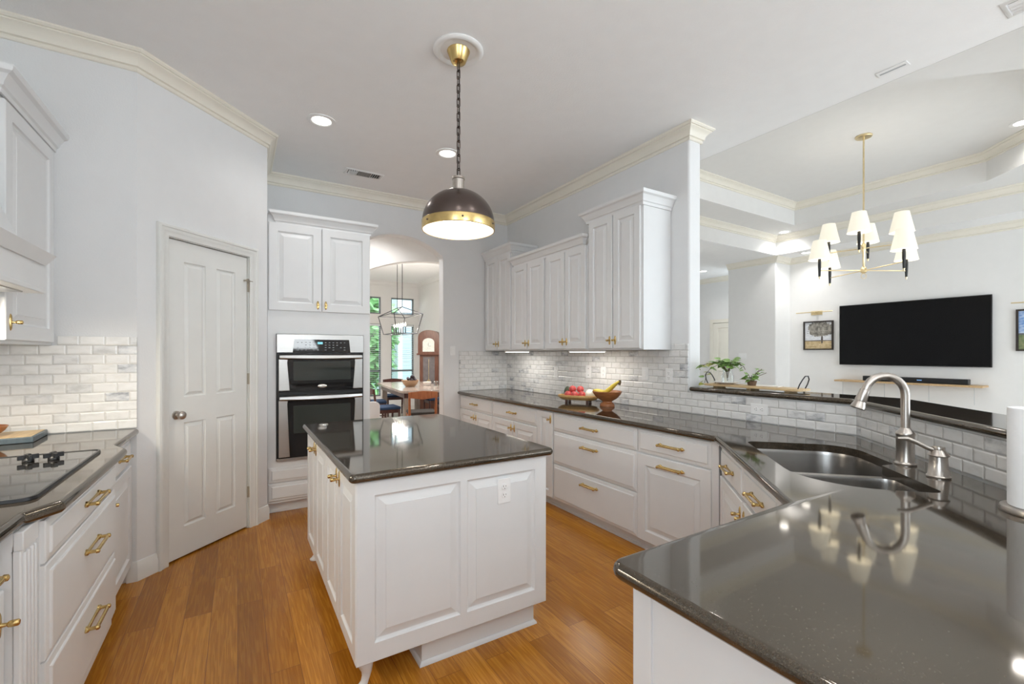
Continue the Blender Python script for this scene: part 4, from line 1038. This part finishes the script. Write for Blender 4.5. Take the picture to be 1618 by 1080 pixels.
tv = thing('television', 'large black flat screen television on the white wall', 'television', (TVX, 2.93, 1.78), -pi / 2)
TW, TH = 1.98, 1.09
MB().box(-TW / 2, TW / 2, -.07, -.045, -TH / 2, TH / 2).build('bezel', BLACK, tv, bevel=.004)
MB().box(-TW / 2 + .012, TW / 2 - .012, -.0715, -.0695, -TH / 2 + .014, TH / 2 - .012).build('screen', SCREEN, tv)
MB().box(-.3, .3, -.046, -.0005, -.25, .25).build('wall_mount', BLACK, tv)
shf = thing('wall_shelf', 'floating pale wood shelf below the television', 'shelf', (TVX, 2.93, .965), -pi / 2)
MB().box(-.98, .94, -.30, -.0005, -.03, 0).build('board', SHELFW, shf, bevel=.003)
for x in (-.9, -.28, .3, .82): MB().tube([(x, -.15, -.03), (x, -.15, -.30)], .003, 6).build('cable', PANELGREY, shf)
sb = thing('soundbar', 'slim black soundbar on the floating shelf', 'soundbar', (TVX, 2.86, .9655), -pi / 2)
MB().box(-.64, .70, -.22, -.10, .0003, .085).build('body', BLACK, sb, bevel=.008)
MB().box(.10, .16, -.2215, -.2195, .04, .052).build('status_light', plain('blue_status_light', (.1, .25, .5), .4, var=0, emit=(.25, .5, .9), es=.6), sb)
def framed(label, y, z, w_, h_, mat):
    t = thing('framed_picture', label, 'picture', (TVX, y, z), -pi / 2)
    f = MB(UPR.copy()); o = [(-w_ / 2, -h_ / 2), (w_ / 2, -h_ / 2), (w_ / 2, h_ / 2), (-w_ / 2, h_ / 2)]; i_ = offset_poly(o, .024)
    f.loft([[(*p, .001) for p in o], [(*p, .035) for p in o], [(*p, .035) for p in i_], [(*p, .012) for p in i_]], False, True); f.build('frame', DARKWOOD, t)
    MB().box(-w_ / 2 + .025, w_ / 2 - .025, -.0155, -.0125, -h_ / 2 + .025, h_ / 2 - .025).build('print', mat, t)
P1 = picture_mat('oak_tree_print', (.60, .62, .66), (.80, .80, .82), (.42, .30, .14), (.66, .52, .32), .30,
                 [(.64, .36, .035, .18, .3, 9, (.06, .05, .05), (.10, .08, .07)), (.57, .74, .46, .30, 1.1, 8, (.09, .08, .07), (.46, .43, .37)), (.5, .30, .6, .02, .6, 14, (.12, .10, .09), (.2, .17, .14))])
P2 = picture_mat('blue_sky_print', (.10, .24, .56), (.52, .62, .76), (.10, .16, .07), (.26, .27, .14), .40,
                 [(.92, .68, .16, .22, 1.2, 7, (.10, .07, .06), (.22, .15, .13)), (.4, .40, .6, .025, .6, 12, (.10, .10, .12), (.16, .15, .18))])
framed('dark-framed print of a spreading oak tree on the white wall', 4.30, 1.79, .52, .56, P1)
framed('dark-framed print of blue cloudy sky over green fields', 1.44, 1.78, .54, .60, P2)
def picture_light(label, y, z):
    t = thing('picture_light', label, 'picture light', (TVX, y, z), -pi / 2, 'brass picture lights')
    MB().tube([(-.32, -.12, 0), (.32, -.12, 0)], .009, 10).build('bar', GOLD, t)
    MB().box(-.10, .10, -.012, -.0005, -.05, .03).box(-.02, .02, -.12, -.012, -.008, .008).build('bracket', GOLD, t, bevel=.003)
picture_light('slim brass picture light over the oak tree print', 4.33, 2.24)
picture_light('slim brass picture light over the blue sky print', 1.42, 2.17)

# ================================================================== DINING ROOM
tb_c = Vector((2.99, 8.70, 0)); TA = radians(-5)
dt_ = thing('dining_table', 'long dark wood dining table seen through the arch', 'table', tb_c, TA)
MB().prism(rounded([(-.50, -1.27), (.50, -1.27), (.50, 1.27), (-.50, 1.27)], .16, 3), .755, .80).build('tabletop', TABLEW, dt_, bevel=.006)
MB().box(-.42, .42, -1.10, 1.10, .66, .755).build('apron', CHAIRW, dt_)
for x in (-.36, .36):
    for y in (-1.02, 1.02): MB().box(x - .05, x + .05, y - .05, y + .05, 0, .66).build('leg', TABLEW, dt_)
def chair(label, x, y, rz, wm, sm2):
    t = thing('dining_chair', label, 'chair', (x, y, 0), rz, 'chairs around the dining table')
    # faces local +Y, back at -Y
    MB().box(-.23, .23, -.22, .23, .44, .49).build('seat', sm2, t, bevel=.015)
    for sx in (-1, 1):
        MB().tube([(sx * .205, .20, 0), (sx * .21, .20, .44)], [.016, .022], 10).build('leg', wm, t)
        MB().tube([(sx * .205, -.24, 0), (sx * .21, -.21, .44), (sx * .215, -.25, .82)], [.016, .023, .018], 10).build('leg', wm, t)
        MB().tube([(sx * .207, .20, .20), (sx * .207, -.22, .20)], .010, 8).build('stretcher', wm, t)
    MB().box(-.20, .20, .185, .21, .38, .44).box(-.20, .20, -.22, -.195, .38, .44).box(-.215, -.195, -.2, .2, .38, .44).box(.195, .215, -.2, .2, .38, .44).build('seat_frame', wm, t)
    b = MB(); R = []
    for k_ in range(9):
        f = k_ / 8 * 2 - 1; yy = -.275 - .03 * (1 - f * f); hh = .085 * (1 - .35 * abs(f))
        R.append([(f * .235, yy, .78 - hh * .9), (f * .235, yy, .78 + hh * .75), (f * .235, yy + .022, .78 + hh * .75), (f * .235, yy + .022, .78 - hh * .9)])
    b.loft(R); b.build('backrest', wm, t, bevel=.004)
    return t
TM = Matrix.Translation(tb_c) @ Matrix.Rotation(TA, 4, 'Z')
def at_table(x, y): q = TM @ Vector((x, y, 0)); return q.x, q.y
chair('orange-lit wooden chair with charcoal seat at the near table end', *at_table(-.24, -1.56), radians(-14), CHAIRL, CHARFAB)
chair('dark wooden chair with navy seat on the long side nearest the arch', *at_table(-.66, -.62), TA - pi / 2 + .08, CHAIRW, NAVY)
chair('dark wooden chair with navy seat farther along the arch side of the table', *at_table(-.68, .45), TA - pi / 2 - .05, CHAIRW, NAVY)
chair('dark wooden chair with navy seat beside the clock, table near half', *at_table(.62, -.55), TA + pi / 2, CHAIRW, NAVY)
chair('dark wooden chair with navy seat across the table, far half', *at_table(.64, .50), TA + pi / 2, CHAIRW, NAVY)
chair('dark wooden chair at the far table end by the windows', *at_table(.0, 1.62), TA + pi, CHAIRW, NAVY)
bx, by = at_table(-.12, -.30)
wb = thing('wooden_bowl', 'wide pale wooden bowl on the dining table', 'bowl', (bx, by, .80))
MB().lathe([(.085, .0005), (.09, .01), (.13, .05), (.165, .12), (.168, .128), (.158, .128), (.12, .06), (.06, .025), (.005, .02)], n=32).build('bowl', wood('bowl_pale_wood', (.34, .20, .11), (.50, .33, .20), 7, .45, (1, 1, 6)), wb)
rg = random.Random(3)
gr = thing('dark_fruit_bunch', 'dark bunch of fruit lying in the pale dining bowl', 'fruit', (bx, by, .845))
for i in range(14):
    a = rg.uniform(0, 2 * pi); r_ = rg.uniform(0, .10)
    MB().ball((.03 + r_ * cos(a), r_ * sin(a), .035 + .07 * rg.random() + (.05 if r_ < .06 else .02)), .028, n=10, m=7).build('berry', GRAPE, gr)
wx, wy = at_table(.27, -.10)
tag(MB().lathe([(.05, .0005), (.06, .01), (.085, .06), (.087, .07), (.08, .07), (.055, .015), (.005, .01)], (wx, wy, .80), 24).build('white_dish', CERAM), 'small white dish on the dining table beside the wooden bowl', 'dish')
wx, wy = at_table(.36, -.40)
tag(MB().lathe([(.005, .0005), (.04, .0005), (.045, .01), (.045, .09), (.035, .10), (.033, .10), (.042, .088), (.042, .012), (.005, .008)], (wx, wy, .80), 20, cap=False).build('glass_jar', GLASS), 'small clear glass jar on the dining table near the clock', 'jar')
# lantern
ln = thing('lantern_chandelier', 'black open-frame lantern chandelier over the dining table', 'chandelier', (2.76, 8.80, CZ), 0)
ztop, zmid, zbot = 2.36 - CZ, 2.20 - CZ, 1.83 - CZ
T4 = [(-.28, -.55), (.28, -.55), (.28, .55), (-.28, .55)]; B4 = [(-.20, -.44), (.20, -.44), (.20, .44), (-.20, .44)]
fr = MB(); r_ = .0085
for i in range(4):
    a, b = T4[i], T4[(i + 1) % 4]; fr.tube([(*a, zmid), (*b, zmid)], r_, 6)
    a, b = B4[i], B4[(i + 1) % 4]; fr.tube([(*a, zbot), (*b, zbot)], r_, 6)
    fr.tube([(*T4[i], zmid), (*B4[i], zbot)], r_, 6)
    fr.tube([(*T4[i], zmid), (0, math.copysign(.16, T4[i][1]), ztop)], r_, 6)
fr.tube([(0, -.16, ztop), (0, .16, ztop)], r_, 6); fr.tube([(0, -.44, zbot), (0, .44, zbot)], r_, 6)
fr.build('frame', IRON, ln)
for y in (-.16, .16):
    MB().tube([(0, y, -.0), (0, y, ztop)], .006, 6).build('chain', IRON, ln)
MB().box(-.06, .06, -.22, .22, -.02, -.0005).build('canopy', IRON, ln)
for i in range(6):
    y = -.36 + .144 * i
    q = MB().tube([(0, y, zbot), (0, y, zbot + .13)], .011, 8).build('candle', IRON, ln)
    MB().ball((0, y, zbot + .175), .014, .014, .036, 10, 8).build('bulb', BULB, q)
    lamp('candle_glow', 'POINT', (0, y, zbot + .175), 10, WARM, parent=ln, shadow_soft_size=.03)
# clock
gc = thing('grandfather_clock', 'tall brown grandfather clock in the dining room corner', 'clock', (3.93, 10.15, 0), radians(-45 + 8))
MB().box(-.25, .25, -.17, .17, 0, .50).box(-.27, .27, -.19, .19, .0, .10).box(-.265, .265, -.185, .185, .48, .53).build('base', CLOCKW, gc, bevel=.006)
MB().box(-.225, .225, -.13, .14, .53, 1.42).build('trunk', CLOCKW, gc, bevel=.006)
MB().box(-.14, .14, -.135, -.129, .62, 1.36).build('glass_door', plain('clock_door_glass', (.16, .14, .14), .12, var=.2), gc)
MB().tube([(0, -.138, .80), (0, -.138, 1.30)], .006, 6).lathe([(.045, 0), (.045, .008)], (0, -.136, .78), 20, 'Y').build('pendulum', GOLD, gc)
hp = MB(UPR.copy()); A_ = [(.255 * cos(pi * k_ / 16), 1.80 + .19 * sin(pi * k_ / 16) ** .8) for k_ in range(17)]
hp.prism([(-.255, 1.42), (.255, 1.42)] + A_, -.16, .165); hp.build('hood', CLOCKW, gc, bevel=.006)
MB().box(-.28, .28, -.19, .17, 1.40, 1.44).build('hood_moulding', CLOCKW, gc, bevel=.006)
fp = MB(UPR.copy()); A_ = [(.14 * cos(pi * k_ / 12), 1.70 + .10 * sin(pi * k_ / 12)) for k_ in range(13)]
fp.prism([(-.14, 1.48), (.14, 1.48)] + A_, .164, .168); fp.build('dial', plain('clock_dial', (.70, .72, .66), .4, var=.12, scale=25), gc)
MB(Matrix.Translation((0, -.168, 1.61))).box(-.003, .003, -.003, 0, 0, .085).box(0, .06, -.003, 0, -.003, .003).build('hands', BLACK, gc)
# white chair just inside the arch
wc = thing('white_chair', 'low white rounded-back chair just beyond the archway', 'chair', (1.40, 6.28, 0))
MB().box(-.22, .22, -.20, .22, .40, .47).build('seat', CERAM, wc, bevel=.02)
wbk = MB(UPR.copy()); wbk.prism(rounded([(-.225, .40), (.225, .40), (.225, .80), (-.225, .80)], [0, 0, .06, .06], 5), .18, .24); wbk.build('backrest', PLASTIC, wc, bevel=.012)
for x in (-.19, .19):
    for y in (-.17, .19): MB().tube([(x, y, 0), (x, y, .40)], .018, 8).build('leg', PLASTIC, wc)
# blinds
for a, b, lab in ((2.60, 3.257, 'white slatted blind on the dining window farther from the clock'), (3.527, 4.164, 'white slatted blind on the dining window next to the clock')):
    t = thing('window_blind', lab, 'blind', ((a + b) / 2, 12.03, 0), 0, 'slatted blinds on the dining windows')
    w_ = (b - a) / 2 - .012
    MB().box(-w_, w_, -.02, .02, 2.17, 2.215).build('headrail', BLINDM, t)
    s_ = MB()
    for i in range(36):
        s_.M = Matrix.Translation((0, 0, .34 + i * .051)) @ Matrix.Rotation(radians(-8), 4, 'X'); s_.box(-w_, w_, -.022, .022, -.0012, .0012)
    s_.build('slats', BLINDM, t)
# outdoors
struct(MB().box(-8, 16, 12.4, 34, -.5, -.35), 'ground_outside', LAWN)
nh = thing('neighbouring_house', 'grey-blue sided house wall outside the dining windows', 'house', (6.05, 17.4, -.35))
MB().box(-.6, 6, 0, 5, 0, 6).build('siding', SIDING, nh)
MB().box(-.66, -.50, -.06, .06, 0, 6).build('corner_board', PLASTIC, nh)
MB().box(-.8, 6.4, -.5, 5.4, 6, 6.3).build('eave', PLASTIC, nh)
def tree(label, x, y, h, r_, n, seed):
    t = thing('tree', label, 'tree', (x, y, -.35), 0, 'trees outside the dining windows'); rg = random.Random(seed)
    MB().tube([(0, 0, 0), (.1, 0, h * .3), (0, .1, h * .7)], [.16, .12, .06], 8).build('trunk', BARK, t)
    c_ = MB()
    for i in range(n):
        while True:
            p = Vector((rg.uniform(-1, 1), rg.uniform(-1, 1), rg.uniform(-1, 1)))
            if .35 < p.length < 1: break
        q = Vector((p.x * r_, p.y * r_, h * .55 + p.z * h * .52)); d = Vector((rg.uniform(-1, 1), rg.uniform(-1, 1), rg.uniform(-1, .4)))
        leaf(c_, q, d, (rg.uniform(-.5, .5), -.5, 1), .30, .24)
    c_.build('crown', TREEL, t, smooth=80)
tree('leafy green tree outside the dining windows, nearer the house', 3.75, 15.6, 4.4, 1.0, 1500, 1)
tree('tall leafy green tree behind, filling the dining windows', 4.6, 25.5, 8.0, 2.6, 2600, 2)
tree('broad leafy green tree seen through the window farther from the clock', 2.7, 19.6, 5.8, 1.9, 2200, 4)
